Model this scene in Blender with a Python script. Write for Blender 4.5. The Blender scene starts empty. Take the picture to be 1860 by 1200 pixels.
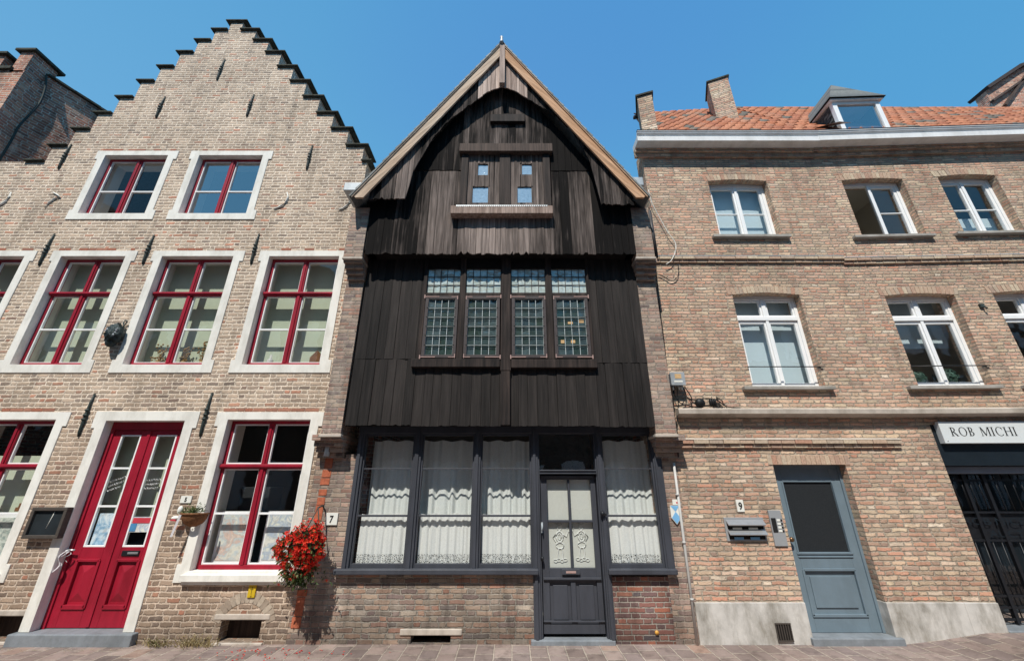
import bpy, math, random
from mathutils import Vector, Matrix
from mathutils.geometry import tessellate_polygon
R = math.radians
rnd = random.Random(7)
scene = bpy.context.scene
COL = scene.collection

# ---------------------------------------------------------------- survey: photograph pixel -> point on a real upright plane
FPX, CXP, CYP, PITCH, DIST, EYE = 723.0, 930.0, 600.0, math.atan(723.0/1850.0), 5.6, 1.7
CP, SP = math.cos(PITCH), math.sin(PITCH)
WPIV, WANG = 5.35, R(2.2)
def ray(px, py):
    u = (px-CXP)/FPX; v = (CYP-py)/FPX
    return u, CP-v*SP, v*CP+SP
def P(px, py, Y=0.0):
    u, fw, up = ray(px, py); k = (DIST+Y)/fw
    return u*k, EYE+up*k
def PW(px, py, Y=0.0):            # on the slightly turned right-hand wing; returns distance along that wall and height
    u, fw, up = ray(px, py); c, s = math.cos(WANG), math.sin(WANG)
    n = (s, c)                    # depth axis of the wing
    k = (Y + n[0]*WPIV + n[1]*DIST)/(n[0]*u+n[1]*fw)
    x, y = u*k, fw*k-DIST
    return WPIV + (x-WPIV)*c - y*s, EYE+up*k
def XW(p):
    c, s = math.cos(WANG), math.sin(WANG)
    dx = p[0]-WPIV
    return (WPIV+dx*c+p[1]*s, -dx*s+p[1]*c, p[2])
def ground_z(x):
    t = min(1, max(0, (x-4.4)/1.4)); return 0.13*t*t*(3-2*t)

# ---------------------------------------------------------------- materials
class NT:
    def __init__(s, mat):
        mat.use_nodes = True; s.t = mat.node_tree; s.t.nodes.clear()
        s.out = s.t.nodes.new('ShaderNodeOutputMaterial')
    def n(s, typ, **kw):
        nd = s.t.nodes.new(typ)
        for k, v in kw.items():
            if k[0] == 'i' and k[1:].isdigit(): s.set(nd.inputs[int(k[1:])], v)
            else: setattr(nd, k, v)
        return nd
    def set(s, sock, v):
        if hasattr(v, 'is_linked') or isinstance(v, bpy.types.NodeSocket): s.t.links.new(v, sock)
        else:
            if isinstance(v, (tuple, list)) and len(v) == 3 and sock.type == 'RGBA': v = (*v, 1)
            sock.default_value = v
    def m(s, op, a, b=0.0, c=None):
        nd = s.t.nodes.new('ShaderNodeMath'); nd.operation = op
        s.set(nd.inputs[0], a); s.set(nd.inputs[1], b)
        if c is not None: s.set(nd.inputs[2], c)
        return nd.outputs[0]
    def mix(s, f, a, b, mode='MIX'):
        nd = s.t.nodes.new('ShaderNodeMix'); nd.data_type = 'RGBA'; nd.blend_type = mode
        s.set(nd.inputs[0], f); s.set(nd.inputs[6], a); s.set(nd.inputs[7], b)
        return nd.outputs[2]
    def noise(s, vec, scale, detail=3, rough=.55, dim='3D'):
        nd = s.n('ShaderNodeTexNoise'); nd.noise_dimensions = dim
        if vec is not None: s.set(nd.inputs['Vector'], vec)
        nd.inputs['Scale'].default_value = scale; nd.inputs['Detail'].default_value = detail
        nd.inputs['Roughness'].default_value = rough
        return nd.outputs[0]
    def mapr(s, v, a, b, c=0.0, d=1.0, smooth=False):
        nd = s.n('ShaderNodeMapRange'); nd.interpolation_type = 'SMOOTHSTEP' if smooth else 'LINEAR'
        s.set(nd.inputs[0], v); s.set(nd.inputs[1], a); s.set(nd.inputs[2], b); s.set(nd.inputs[3], c); s.set(nd.inputs[4], d)
        return nd.outputs[0]
    def ramp(s, f, stops, const=False):
        nd = s.n('ShaderNodeValToRGB'); cr = nd.color_ramp
        cr.interpolation = 'CONSTANT' if const else 'LINEAR'
        while len(cr.elements) < len(stops): cr.elements.new(0.5)
        for e, (p, c) in zip(cr.elements, stops): e.position = p; e.color = (*c, 1)
        s.set(nd.inputs[0], f); return nd.outputs[0]
    def comb(s, x, y, z):
        nd = s.n('ShaderNodeCombineXYZ'); s.set(nd.inputs[0], x); s.set(nd.inputs[1], y); s.set(nd.inputs[2], z); return nd.outputs[0]
    def vscale(s, v, sc):
        nd = s.n('ShaderNodeVectorMath'); nd.operation = 'MULTIPLY'; s.set(nd.inputs[0], v); nd.inputs[1].default_value = sc; return nd.outputs[0]
    def pos(s): 
        g = s.n('ShaderNodeNewGeometry'); x = s.n('ShaderNodeSeparateXYZ'); s.set(x.inputs[0], g.outputs['Position'])
        return g, x.outputs
    def tint(s):
        a = s.n('ShaderNodeAttribute'); a.attribute_name = 'tint'; return a.outputs['Fac']
    def bump(s, h, st, dist):
        b = s.n('ShaderNodeBump'); b.inputs['Strength'].default_value = st; b.inputs['Distance'].default_value = dist
        s.set(b.inputs['Height'], h); return b.outputs[0]
    def bsdf(s, col, rough=.8, spec=.3, bump=None, metal=0.0):
        b = s.n('ShaderNodeBsdfPrincipled'); s.set(b.inputs['Base Color'], col); s.set(b.inputs['Roughness'], rough)
        b.inputs['Specular IOR Level'].default_value = spec; s.set(b.inputs['Metallic'], metal)
        if bump is not None: s.set(b.inputs['Normal'], bump)
        return b
    def done(s, b):
        s.t.links.new(b if isinstance(b, bpy.types.NodeSocket) else b.outputs[0], s.out.inputs[0])

def newmat(name): m = bpy.data.materials.new(name); return m, NT(m)

def brick_mat(name, stops, mortar, bw=.19, bh=.057, joint=.011, dist=.006, dirt=.25, low=None, depth=.012, flem=True, paving=False, mvar=.3, shade=1.0, warm=None):
    mat, t = newmat(name)
    g, X = t.pos()
    pos = g.outputs['Position']
    n1 = t.n('ShaderNodeTexNoise'); t.set(n1.inputs['Vector'], pos); n1.inputs['Scale'].default_value = 7; n1.inputs['Detail'].default_value = 4; n1.inputs['Roughness'].default_value = .7
    sn = t.n('ShaderNodeSeparateXYZ'); t.set(sn.inputs[0], n1.outputs['Color'])
    if paving:
        u = X[1]; v = X[0]
    else:
        sN = t.n('ShaderNodeSeparateXYZ'); t.set(sN.inputs[0], g.outputs['True Normal'])
        side = t.m('GREATER_THAN', t.m('ABSOLUTE', sN.outputs[0]), .7)
        top = t.m('GREATER_THAN', t.m('ABSOLUTE', sN.outputs[2]), .7)
        u = t.m('ADD', t.m('MULTIPLY', X[1], side), t.m('MULTIPLY', X[0], t.m('SUBTRACT', 1, side)))
        v = t.m('ADD', t.m('MULTIPLY', X[1], top), t.m('MULTIPLY', X[2], t.m('SUBTRACT', 1, top)))
    u = t.m('ADD', u, t.m('MULTIPLY', t.m('SUBTRACT', sn.outputs[0], .5), dist*7))
    v = t.m('ADD', v, t.m('MULTIPLY', t.m('SUBTRACT', sn.outputs[1], .5), dist*3))
    v = t.m('ADD', v, 20.0); u = t.m('ADD', u, 40.0)
    vr = t.m('DIVIDE', v, bh); row = t.m('FLOOR', vr); fv = t.m('SUBTRACT', vr, row)
    wn = t.n('ShaderNodeTexWhiteNoise'); wn.noise_dimensions = '1D'; t.set(wn.inputs['W'], row)
    per = 1.5 if flem else 1.0
    off = t.m('ADD', t.m('MULTIPLY', t.m('MODULO', row, 2.0), per*.5), t.m('MULTIPLY', wn.outputs[0], .35))
    uu = t.m('DIVIDE', t.m('ADD', t.m('DIVIDE', u, bw), off), per)
    ci = t.m('FLOOR', uu); pp = t.m('MULTIPLY', t.m('SUBTRACT', uu, ci), per)
    if flem:
        hd = t.m('GREATER_THAN', pp, 1.0)
        ln = t.m('SUBTRACT', 1.0, t.m('MULTIPLY', hd, .5))
        loc = t.m('SUBTRACT', pp, hd)
        idc = t.m('ADD', t.m('MULTIPLY', ci, 2), hd)
    else:
        ln = 1.0; loc = pp; idc = ci
    du = t.m('MULTIPLY', t.m('MINIMUM', loc, t.m('SUBTRACT', ln, loc)), bw)
    dv = t.m('MULTIPLY', t.m('MINIMUM', fv, t.m('SUBTRACT', 1, fv)), bh)
    d = t.m('SMOOTH_MIN', du, dv, .006)
    nf = t.noise(pos, 42, 4, .75)
    d = t.m('ADD', d, t.m('MULTIPLY', t.m('SUBTRACT', nf, .5), joint*1.5))
    mask = t.mapr(d, joint*.32, joint*.8, smooth=True)
    w2 = t.n('ShaderNodeTexWhiteNoise'); w2.noise_dimensions = '3D'; t.set(w2.inputs['Vector'], t.comb(idc, row, 3.7))
    col = t.ramp(w2.outputs[0], stops)
    s2 = t.n('ShaderNodeSeparateXYZ'); t.set(s2.inputs[0], w2.outputs['Color'])
    big = t.noise(pos, .9, 5, .6)
    col = t.mix(1.0, col, t.ramp(t.m('ADD', t.m('MULTIPLY', s2.outputs[1], .55), t.m('MULTIPLY', nf, .6)), [(.1, (.62, .62, .62)), (.9, (1.12, 1.12, 1.12))]), 'MULTIPLY')
    mc = t.mix(1.0, mortar, t.ramp(t.noise(pos, 18, 3, .7), [(.25, (1-mvar,)*3), (.75, (1.1,)*3)]), 'MULTIPLY')
    col = t.mix(mask, mc, col)
    # broad weathering stains
    st = t.ramp(big, [(.3, (1-dirt, 1-dirt*1.05, 1-dirt*1.1)), (.62, (1.05, 1.04, 1.03))])
    col = t.mix(1.0, col, st, 'MULTIPLY')
    stz = t.noise(t.vscale(pos, (4.5, 4.5, .45)), 1.2, 6, .7)
    col = t.mix(1.0, col, t.ramp(stz, [(.36, (1-dirt*.95,)*3), (.5, (1.0,)*3)]), 'MULTIPLY')
    salt = t.mapr(t.noise(t.vscale(pos, (1.6, 1.6, 1.0)), 1.7, 6, .7), .56, .72, 0, .4, smooth=True)
    col = t.mix(salt, col, mc)
    if low:
        lowf = t.mapr(t.m('ADD', X[2], t.m('MULTIPLY', t.m('SUBTRACT', big, .5), low[2])), low[0], low[1], 1, 0, smooth=True)
        col = t.mix(lowf, col, t.mix(1.0, col, low[3], 'MULTIPLY'))
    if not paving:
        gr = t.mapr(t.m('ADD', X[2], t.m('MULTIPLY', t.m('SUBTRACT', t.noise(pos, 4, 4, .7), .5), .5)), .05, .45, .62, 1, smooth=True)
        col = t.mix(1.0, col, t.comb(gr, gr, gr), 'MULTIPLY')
    if shade != 1.0: col = t.mix(1.0, col, (shade,)*3, 'MULTIPLY')
    h = t.m('ADD', t.m('MULTIPLY', mask, 1.0), t.m('MULTIPLY', nf, .35))
    h = t.m('ADD', h, t.m('MULTIPLY', s2.outputs[2], .25))
    if warm: col = t.mix(1.0, col, warm, 'MULTIPLY')
    t.done(t.bsdf(col, .92, .15, t.bump(h, .85, depth)))
    return mat

def plain(name, col, rough=.6, spec=.3, var=.12, sc=6, bumps=.15, metal=0.0, grime=0.0, streak=False, dist=.004):
    mat, t = newmat(name); g, X = t.pos(); pos = g.outputs['Position']
    v = t.vscale(pos, (1, 1, .22)) if streak else pos
    a = t.noise(v, sc, 5, .65)
    c = t.mix(1.0, col, t.ramp(a, [(.3, (1-var,)*3), (.7, (1+var*.5,)*3)]), 'MULTIPLY')
    if grime:
        b = t.noise(t.vscale(pos, (1.5, 1.5, .6)), 2.3, 6, .7)
        c = t.mix(1.0, c, t.ramp(b, [(.36, (1-grime, 1-grime*1.03, 1-grime*1.1)), (.56, (1, 1, 1))]), 'MULTIPLY')
    bp = t.bump(t.noise(pos, sc*9, 4, .6), bumps, dist)
    t.done(t.bsdf(c, rough, spec, bp, metal)); return mat

def wood_mat(name, dark, light, rough=.75, grain=1.0, spec=.2, lo=.0, hi=1.0, tilt=0.0):
    mat, t = newmat(name); g, X = t.pos(); pos = g.outputs['Position']; ti = t.tint()
    if tilt:
        vr = t.n('ShaderNodeVectorRotate'); vr.rotation_type = 'Y_AXIS'; t.set(vr.inputs['Vector'], pos); vr.inputs['Angle'].default_value = tilt; pos = vr.outputs[0]
    off = t.comb(t.m('MULTIPLY', ti, 37.1), 0, t.m('MULTIPLY', ti, 11.3))
    va = t.n('ShaderNodeVectorMath'); va.operation = 'ADD'; t.set(va.inputs[0], pos); t.set(va.inputs[1], off)
    gr = t.noise(t.vscale(va.outputs[0], (34, 34, 1.6)), 1.0, 6, .65)
    gr2 = t.noise(t.vscale(va.outputs[0], (9, 9, .9)), 1.0, 4, .6)
    w = t.n('ShaderNodeTexWhiteNoise'); w.noise_dimensions = '1D'; t.set(w.inputs['W'], ti)
    f = t.m('ADD', t.m('MULTIPLY', t.m('SUBTRACT', gr2, .5), 1.0), ti)
    f = t.m('ADD', f, t.m('MULTIPLY', t.m('SUBTRACT', gr, .5), .7))
    f = t.m('ADD', f, t.m('MULTIPLY', t.m('SUBTRACT', t.noise(pos, 1.1, 3), .5), .5))
    f = t.mapr(f, lo, hi)
    c = t.mix(f, dark, light)
    c = t.mix(1.0, c, t.ramp(gr, [(.3, (.6,)*3), (.7, (1.25,)*3)]), 'MULTIPLY')
    t.done(t.bsdf(c, rough, spec, t.bump(t.m('ADD', gr, t.m('MULTIPLY', gr2, .4)), .6*grain, .008)))
    return mat

def glass_mat(name, tint=(.95, .97, .96), refl=.10, wave=.15, rough=.01):
    mat, t = newmat(name); g, X = t.pos(); pos = g.outputs['Position']
    bp = t.bump(t.noise(pos, 3.0, 2, .5), wave, .02)
    tr = t.n('ShaderNodeBsdfTransparent'); t.set(tr.inputs[0], tint)
    gl = t.n('ShaderNodeBsdfGlossy'); t.set(gl.inputs[0], (1, 1, 1)); gl.inputs['Roughness'].default_value = rough; t.set(gl.inputs['Normal'], bp)
    vd = t.n('ShaderNodeVectorMath'); vd.operation = 'DOT_PRODUCT'; t.set(vd.inputs[0], g.outputs['Incoming']); t.set(vd.inputs[1], g.outputs['Normal'])
    cs = t.m('SUBTRACT', 1.0, t.m('ABSOLUTE', vd.outputs['Value']))
    f = t.m('MINIMUM', t.m('ADD', t.m('MULTIPLY', t.m('POWER', cs, 5.0), .9), refl), 1.0)
    mx = t.n('ShaderNodeMixShader'); t.set(mx.inputs[0], f); t.set(mx.inputs[1], tr.outputs[0]); t.set(mx.inputs[2], gl.outputs[0])
    t.done(mx); return mat

def leaded_mat(name, cols, refl=.25):
    mat, t = newmat(name); g, X = t.pos(); ti = t.tint()
    c = t.ramp(ti, cols)
    c = t.mix(1.0, c, t.ramp(t.noise(g.outputs['Position'], 22, 3), [(.3, (.75,)*3), (.7, (1.2,)*3)]), 'MULTIPLY')
    bp = t.bump(t.noise(g.outputs['Position'], 9.0, 2, .5), .6, .02)
    d = t.bsdf(c, .5, .2)
    gl = t.n('ShaderNodeBsdfGlossy'); t.set(gl.inputs[0], (.9, .97, 1)); gl.inputs['Roughness'].default_value = .04; t.set(gl.inputs['Normal'], bp)
    mx = t.n('ShaderNodeMixShader'); mx.inputs[0].default_value = refl; t.set(mx.inputs[1], d.outputs[0]); t.set(mx.inputs[2], gl.outputs[0])
    t.done(mx); return mat

def art_mat(name, stops, scale=6, seed=0.0, dist=1.5):
    mat, t = newmat(name); g, X = t.pos()
    v = t.comb(t.m('ADD', X[0], seed), seed, X[2])
    nd = t.n('ShaderNodeTexNoise'); t.set(nd.inputs['Vector'], v); nd.inputs['Scale'].default_value = scale; nd.inputs['Detail'].default_value = 6; nd.inputs['Roughness'].default_value = .62; nd.inputs['Distortion'].default_value = dist
    c = t.ramp(nd.outputs[0], stops)
    c2 = t.mix(t.mapr(t.noise(v, scale*3.2, 4, .7), .52, .6), c, (.35, .33, .30))
    c = t.mix(.35, c, c2)
    t.done(t.bsdf(c, .5, .3)); return mat

def cloth_mat(name, col, lace=None, trans=.35):
    mat, t = newmat(name); g, X = t.pos(); pos = g.outputs['Position']
    c = t.mix(1.0, col, t.ramp(t.noise(pos, 60, 2), [(.3, (.92,)*3), (.7, (1.03,)*3)]), 'MULTIPLY')
    d = t.n('ShaderNodeBsdfDiffuse'); t.set(d.inputs[0], c)
    tl = t.n('ShaderNodeBsdfTranslucent'); t.set(tl.inputs[0], c)
    mx = t.n('ShaderNodeMixShader'); mx.inputs[0].default_value = trans; t.set(mx.inputs[1], d.outputs[0]); t.set(mx.inputs[2], tl.outputs[0])
    res = mx.outputs[0]
    if lace is not None:
        vv = t.comb(X[0], 0, X[2])
        vo = t.n('ShaderNodeTexVoronoi'); vo.feature = 'DISTANCE_TO_EDGE'; t.set(vo.inputs['Vector'], vv); vo.inputs['Scale'].default_value = 42
        wv = t.n('ShaderNodeTexVoronoi'); t.set(wv.inputs['Vector'], vv); wv.inputs['Scale'].default_value = 13; wv.inputs['Randomness'].default_value = .15
        rings = t.m('SINE', t.m('MULTIPLY', wv.outputs[0], 34))
        hole = t.m('MULTIPLY', t.m('GREATER_THAN', vo.outputs[0], .10), t.m('GREATER_THAN', rings, -.25))
        inz = t.m('LESS_THAN', X[2], lace)
        tr = t.n('ShaderNodeBsdfTransparent')
        m2 = t.n('ShaderNodeMixShader'); t.set(m2.inputs[0], t.m('MULTIPLY', t.m('MULTIPLY', hole, inz), .97)); t.set(m2.inputs[1], res); t.set(m2.inputs[2], tr.outputs[0]); res = m2.outputs[0]
    t.done(res); return mat

def tintmat(name, stops, rough=.7, spec=.3, trans=0.0, var=.2, sc=30):
    mat, t = newmat(name); g, X = t.pos()
    c = t.ramp(t.tint(), stops)
    nz = t.noise(g.outputs['Position'], sc, 4, .7)
    c = t.mix(1.0, c, t.ramp(nz, [(.3, (1-var,)*3), (.7, (1+var*.6,)*3)]), 'MULTIPLY')
    b = t.bsdf(c, rough, spec, t.bump(nz, .3, .004))
    if trans:
        tl = t.n('ShaderNodeBsdfTranslucent'); t.set(tl.inputs[0], c)
        mx = t.n('ShaderNodeMixShader'); mx.inputs[0].default_value = trans; t.set(mx.inputs[1], b.outputs[0]); t.set(mx.inputs[2], tl.outputs[0]); t.done(mx)
    else: t.done(b)
    return mat

M = {}
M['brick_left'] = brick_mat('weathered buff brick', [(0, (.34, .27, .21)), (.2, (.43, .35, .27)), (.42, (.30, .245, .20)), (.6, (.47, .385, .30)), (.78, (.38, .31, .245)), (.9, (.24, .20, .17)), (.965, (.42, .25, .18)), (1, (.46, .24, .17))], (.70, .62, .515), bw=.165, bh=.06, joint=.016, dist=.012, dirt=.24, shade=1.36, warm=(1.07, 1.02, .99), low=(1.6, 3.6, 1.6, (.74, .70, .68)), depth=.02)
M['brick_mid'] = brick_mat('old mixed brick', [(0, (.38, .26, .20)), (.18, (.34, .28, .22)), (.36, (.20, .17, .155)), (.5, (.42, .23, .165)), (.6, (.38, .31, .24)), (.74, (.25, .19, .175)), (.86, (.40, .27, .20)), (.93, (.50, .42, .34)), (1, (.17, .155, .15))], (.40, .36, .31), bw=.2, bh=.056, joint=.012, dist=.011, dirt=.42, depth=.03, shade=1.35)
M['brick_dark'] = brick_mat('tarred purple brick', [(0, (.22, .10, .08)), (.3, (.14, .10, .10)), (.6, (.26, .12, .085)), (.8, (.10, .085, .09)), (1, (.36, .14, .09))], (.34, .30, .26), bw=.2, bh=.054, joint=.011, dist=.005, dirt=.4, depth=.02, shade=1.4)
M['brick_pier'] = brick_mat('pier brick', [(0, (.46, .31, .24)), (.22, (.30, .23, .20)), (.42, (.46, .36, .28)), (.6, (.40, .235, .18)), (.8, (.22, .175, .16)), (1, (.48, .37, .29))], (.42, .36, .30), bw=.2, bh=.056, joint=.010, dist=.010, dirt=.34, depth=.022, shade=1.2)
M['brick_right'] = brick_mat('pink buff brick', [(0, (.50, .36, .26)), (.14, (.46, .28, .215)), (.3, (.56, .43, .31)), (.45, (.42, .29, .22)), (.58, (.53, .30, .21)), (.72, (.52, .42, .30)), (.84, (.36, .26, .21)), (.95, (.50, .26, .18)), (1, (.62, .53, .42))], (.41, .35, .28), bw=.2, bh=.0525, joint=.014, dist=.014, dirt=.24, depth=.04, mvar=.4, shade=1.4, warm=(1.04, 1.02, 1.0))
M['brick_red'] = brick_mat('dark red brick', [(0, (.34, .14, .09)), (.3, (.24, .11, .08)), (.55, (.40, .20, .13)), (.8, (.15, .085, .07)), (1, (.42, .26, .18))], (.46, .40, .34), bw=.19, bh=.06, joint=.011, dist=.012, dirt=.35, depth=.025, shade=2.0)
M['arch_brick'] = tintmat('arch brick', [(0, (.56, .42, .30)), (.3, (.50, .33, .24)), (.6, (.62, .50, .36)), (.85, (.42, .32, .25)), (1, (.52, .29, .20))], .9, .15, sc=40, var=.3)
M['red_course'] = tintmat('red brick course', [(0, (.42, .16, .10)), (.5, (.34, .17, .12)), (1, (.46, .22, .15))], .9, .15, sc=40)
M['stone_paint'] = plain('cream painted stone', (.86, .83, .76), .7, .2, .06, 5, .15, grime=.2)
M['stone_sill'] = plain('grey sill stone', (.40, .37, .33), .8, .2, .18, 9, .25, grime=.25)
M['plinth'] = plain('pale rendered plinth', (.60, .57, .53), .85, .15, .16, 7, .35, grime=.5)
M['bluestone'] = plain('bluestone', (.23, .25, .27), .7, .25, .2, 9, .3, grime=.2)
M['band_stone'] = plain('weathered band stone', (.55, .48, .41), .85, .15, .16, 8, .25, grime=.3)
M['red_paint'] = plain('crimson gloss paint', (.36, .012, .032), .45, .35, .2, 5, .12, grime=.25, streak=True)
M['white_paint'] = plain('white paint', (.90, .90, .89), .4, .35, .04, 6, .04, grime=.06)
M['white_gutter'] = plain('white gutter paint', (.86, .85, .83), .55, .3, .08, 5, .08, grime=.16)
M['zinc'] = plain('zinc', (.42, .45, .47), .5, .5, .15, 8, .1, metal=.3, grime=.2)
M['cap'] = plain('mossy dark coping', (.085, .085, .068), .9, .15, .6, 11, .8, dist=.015)
M['iron'] = plain('rusty dark green iron', (.035, .05, .045), .6, .4, .4, 30, .3)
M['iron_white'] = plain('white painted iron', (.72, .70, .64), .6, .3, .1, 30, .1)
M['black_iron'] = plain('black iron', (.012, .013, .016), .45, .4, .3, 20, .1)
M['bronze'] = plain('dark bronze', (.03, .045, .045), .38, .6, .5, 25, .6, metal=.5, dist=.012)
M['grey_paint'] = plain('slate grey paint', (.060, .064, .078), .5, .35, .2, 6, .12, grime=.18, streak=True)
M['blue_door'] = plain('grey blue paint', (.165, .22, .26), .45, .35, .08, 5, .04, grime=.1)
M['soot'] = plain('sooty timber', (.018, .016, .015), .85, .15, .4, 8, .3)
M['board_low'] = wood_mat('tarred oak boards', (.013, .0112, .0105), (.042, .035, .032), .75, 1.2)
M['board_gable'] = wood_mat('weathered gable boards', (.010, .0085, .008), (.33, .265, .235), .85, 1.4, .1, .12, 1.15)
M['beam'] = wood_mat('dark oak beams', (.014, .012, .012), (.095, .066, .054), .75, 1.2)
M['fresh_wood'] = wood_mat('weathered larch', (.42, .25, .14), (.68, .54, .42), .8, .8, .15, -.3, .9)
M['larch_l'] = wood_mat('weathered larch left', (.38, .21, .11), (.66, .53, .41), .8, .8, .15, -.3, .9, R(-42))
M['larch_r'] = wood_mat('weathered larch right', (.46, .22, .10), (.70, .47, .31), .8, .8, .15, -.2, 1.0, R(42))
M['grey_wood'] = wood_mat('grey weathered plank', (.22, .15, .12), (.60, .47, .40), .85, 1.0)
M['casement'] = plain('brown casement paint', (.070, .056, .056), .6, .3, .25, 15, .2, grime=.2)
M['hinge'] = plain('pinkish iron hinge', (.42, .28, .25), .7, .3, .2, 30, .2)
M['lead'] = plain('lead came', (.62, .68, .68), .55, .4, .2, 30, .1)
M['glass'] = glass_mat('window glass')
M['glass_dark'] = glass_mat('grey window glass', (.97, .985, .98), .06)
M['glass_sky'] = glass_mat('sky reflecting glass', (.55, .6, .62), .40, .1)
M['leaded'] = leaded_mat('leaded green glass', [(0, (.012, .035, .022)), (.35, (.03, .055, .06)), (.6, (.015, .04, .03)), (.8, (.06, .095, .10)), (1, (.02, .045, .055))], .07)
M['leaded_top'] = leaded_mat('obscured pale glass', [(0, (.42, .50, .46)), (.5, (.50, .58, .54)), (1, (.56, .62, .58))], .14)
M['gable_glass'] = leaded_mat('pale blue old glass', [(0, (.22, .30, .36)), (1, (.30, .38, .44))], .42)
M['blind'] = plain('pale green roller blind', (.52, .57, .44), .9, .1, .06, 4, .05)
M['blind_grey'] = plain('white blue roller blind', (.55, .65, .70), .9, .1, .04, 4, .05)
M['curtain'] = cloth_mat('white cotton curtain', (.84, .86, .83), trans=.15)
M['curtain_lace'] = cloth_mat('white lace curtain', (.86, .86, .83), lace=.905, trans=.15)
M['voile'] = plain('white door voile', (.60, .60, .55), .9, .1, .05, 40, .1)
M['lace_white'] = plain('lace figure thread', (.74, .74, .71), .9, .1, .05, 40, .1)
M['room'] = plain('room plaster', (.16, .15, .13), .9, .1, .1, 2, .1)
M['room_light'] = plain('room cream plaster', (.72, .68, .60), .9, .1, .05, 2, .05)
M['tile'] = tintmat('clay pantile', [(0, (.46, .17, .09)), (.3, (.55, .24, .14)), (.55, (.40, .15, .09)), (.78, (.50, .25, .16)), (.82, (.22, .19, .16)), (1, (.16, .15, .13))], .85, .2, var=.35, sc=18)
M['slate'] = tintmat('slate', [(0, (.07, .075, .075)), (.5, (.14, .145, .14)), (1, (.22, .22, .20))], .7, .3, var=.35)
M['verge_slate'] = tintmat('pale weathered slate', [(0, (.20, .20, .19)), (1, (.36, .36, .34))], .8, .2, var=.35)
M['dark_tile'] = tintmat('dark roof tile', [(0, (.05, .04, .04)), (1, (.10, .08, .07))], .85, .2, var=.4)
M['lead_flash'] = plain('lead flashing', (.40, .43, .44), .5, .4, .2, 12, .3)
M['paving'] = brick_mat('stone paving setts', [(0, (.27, .225, .205)), (.25, (.32, .27, .245)), (.5, (.245, .21, .20)), (.72, (.34, .285, .255)), (.93, (.29, .25, .235)), (1, (.38, .27, .21))], (.47, .43, .37), bw=.25, bh=.2, joint=.015, dist=.006, dirt=.35, depth=.012, flem=False, paving=True, warm=(1.07, .98, .95))
M['red_petal'] = tintmat('red begonia petal', [(0, (.48, .008, .008)), (.6, (.85, .03, .015)), (1, (.92, .10, .04))], .55, .25, trans=.25, var=.1)
M['leaf'] = tintmat('leaf', [(0, (.03, .055, .015)), (.5, (.07, .11, .03)), (1, (.17, .17, .06))], .6, .3, trans=.25)
M['dry_grass'] = tintmat('dry weeds', [(0, (.10, .12, .04)), (.5, (.35, .27, .12)), (1, (.50, .42, .26))], .8, .2, trans=.2)
M['topiary'] = tintmat('clipped box', [(0, (.02, .05, .035)), (1, (.08, .15, .11))], .6, .3)
M['terracotta'] = plain('wicker brown', (.24, .11, .05), .85, .2, .4, 40, .6, dist=.01)
M['cloth_white'] = cloth_mat('white ribbon', (.72, .70, .72), trans=.2)
M['plate'] = plain('white enamel', (.80, .79, .72), .4, .4, .05, 20, .03)
M['ink'] = plain('black lettering', (.02, .02, .02), .6, .2, .1, 10, 0)
M['sign_face'] = plain('pale grey sign panel', (.68, .71, .71), .45, .3, .03, 3, .02)
M['yellow'] = plain('yellow plastic plate', (.62, .42, .02), .5, .3, .1, 10, .05)
M['shield_blue'] = plain('shield blue', (.20, .45, .72), .45, .3, .04, 10, .02)
M['chalk'] = plain('black chalkboard', (.018, .024, .028), .6, .3, .4, 4, .05)
M['board_frame'] = plain('brown frame', (.075, .062, .052), .65, .3, .2, 12, .15)
M['steel'] = plain('brushed steel', (.52, .52, .52), .35, .5, .1, 12, .05, metal=.7)
M['steel_matte'] = plain('grey aluminium plate', (.36, .37, .38), .5, .4, .06, 12, .03, metal=.2)
M['plastic_grey'] = plain('grey junction box', (.26, .29, .33), .6, .3, .08, 8, .05)
M['rubber'] = plain('black cable', (.012, .012, .012), .5, .3, .1, 8, 0)
M['pipe_white'] = plain('cream conduit', (.55, .53, .50), .5, .3, .12, 10, .05)
M['brass'] = plain('old brass', (.22, .13, .07), .35, .6, .2, 20, .1, metal=.8)
M['pipe_black'] = plain('painted drainpipe', (.05, .045, .045), .5, .35, .3, 10, .1, streak=True)
M['pipe_lead'] = plain('grey lead pipe', (.45, .50, .53), .5, .35, .1, 10, .1)
M['shop_dark'] = plain('dark shop paint', (.012, .018, .024), .4, .35, .15, 5, .05)
M['shop_beam'] = plain('grey blue metal beam', (.20, .23, .28), .5, .35, .1, 5, .05)
M['mesh_dark'] = plain('dark woven screen', (.022, .025, .028), .7, .2, .25, 90, .4)
M['art_pastel'] = art_mat('pastel watercolour', [(.25, (.62, .66, .60)), (.42, (.74, .70, .60)), (.5, (.52, .60, .62)), (.58, (.66, .46, .38)), (.72, (.78, .76, .68))], 5, 1.0)
M['art_pastel_blue'] = art_mat('pastel watercolour blue', [(.25, (.70, .74, .70)), (.42, (.72, .73, .64)), (.52, (.40, .48, .58)), (.6, (.72, .71, .64)), (.75, (.75, .74, .68))], 6, 4.0)
M['art_blue'] = art_mat('blue white print', [(.25, (.05, .12, .24)), (.42, (.28, .46, .62)), (.5, (.60, .72, .80)), (.65, (.80, .84, .86))], 6, 8.0)
M['art_mask'] = art_mat('grey green print', [(.25, (.10, .13, .13)), (.42, (.30, .36, .33)), (.52, (.52, .56, .50)), (.7, (.70, .72, .66))], 9, 11.0)
M['poster_red'] = plain('poster red', (.55, .05, .07), .5, .3, .1, 10, 0)
M['poster_blue'] = plain('poster blue', (.08, .25, .45), .5, .3, .2, 10, 0)
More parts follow.
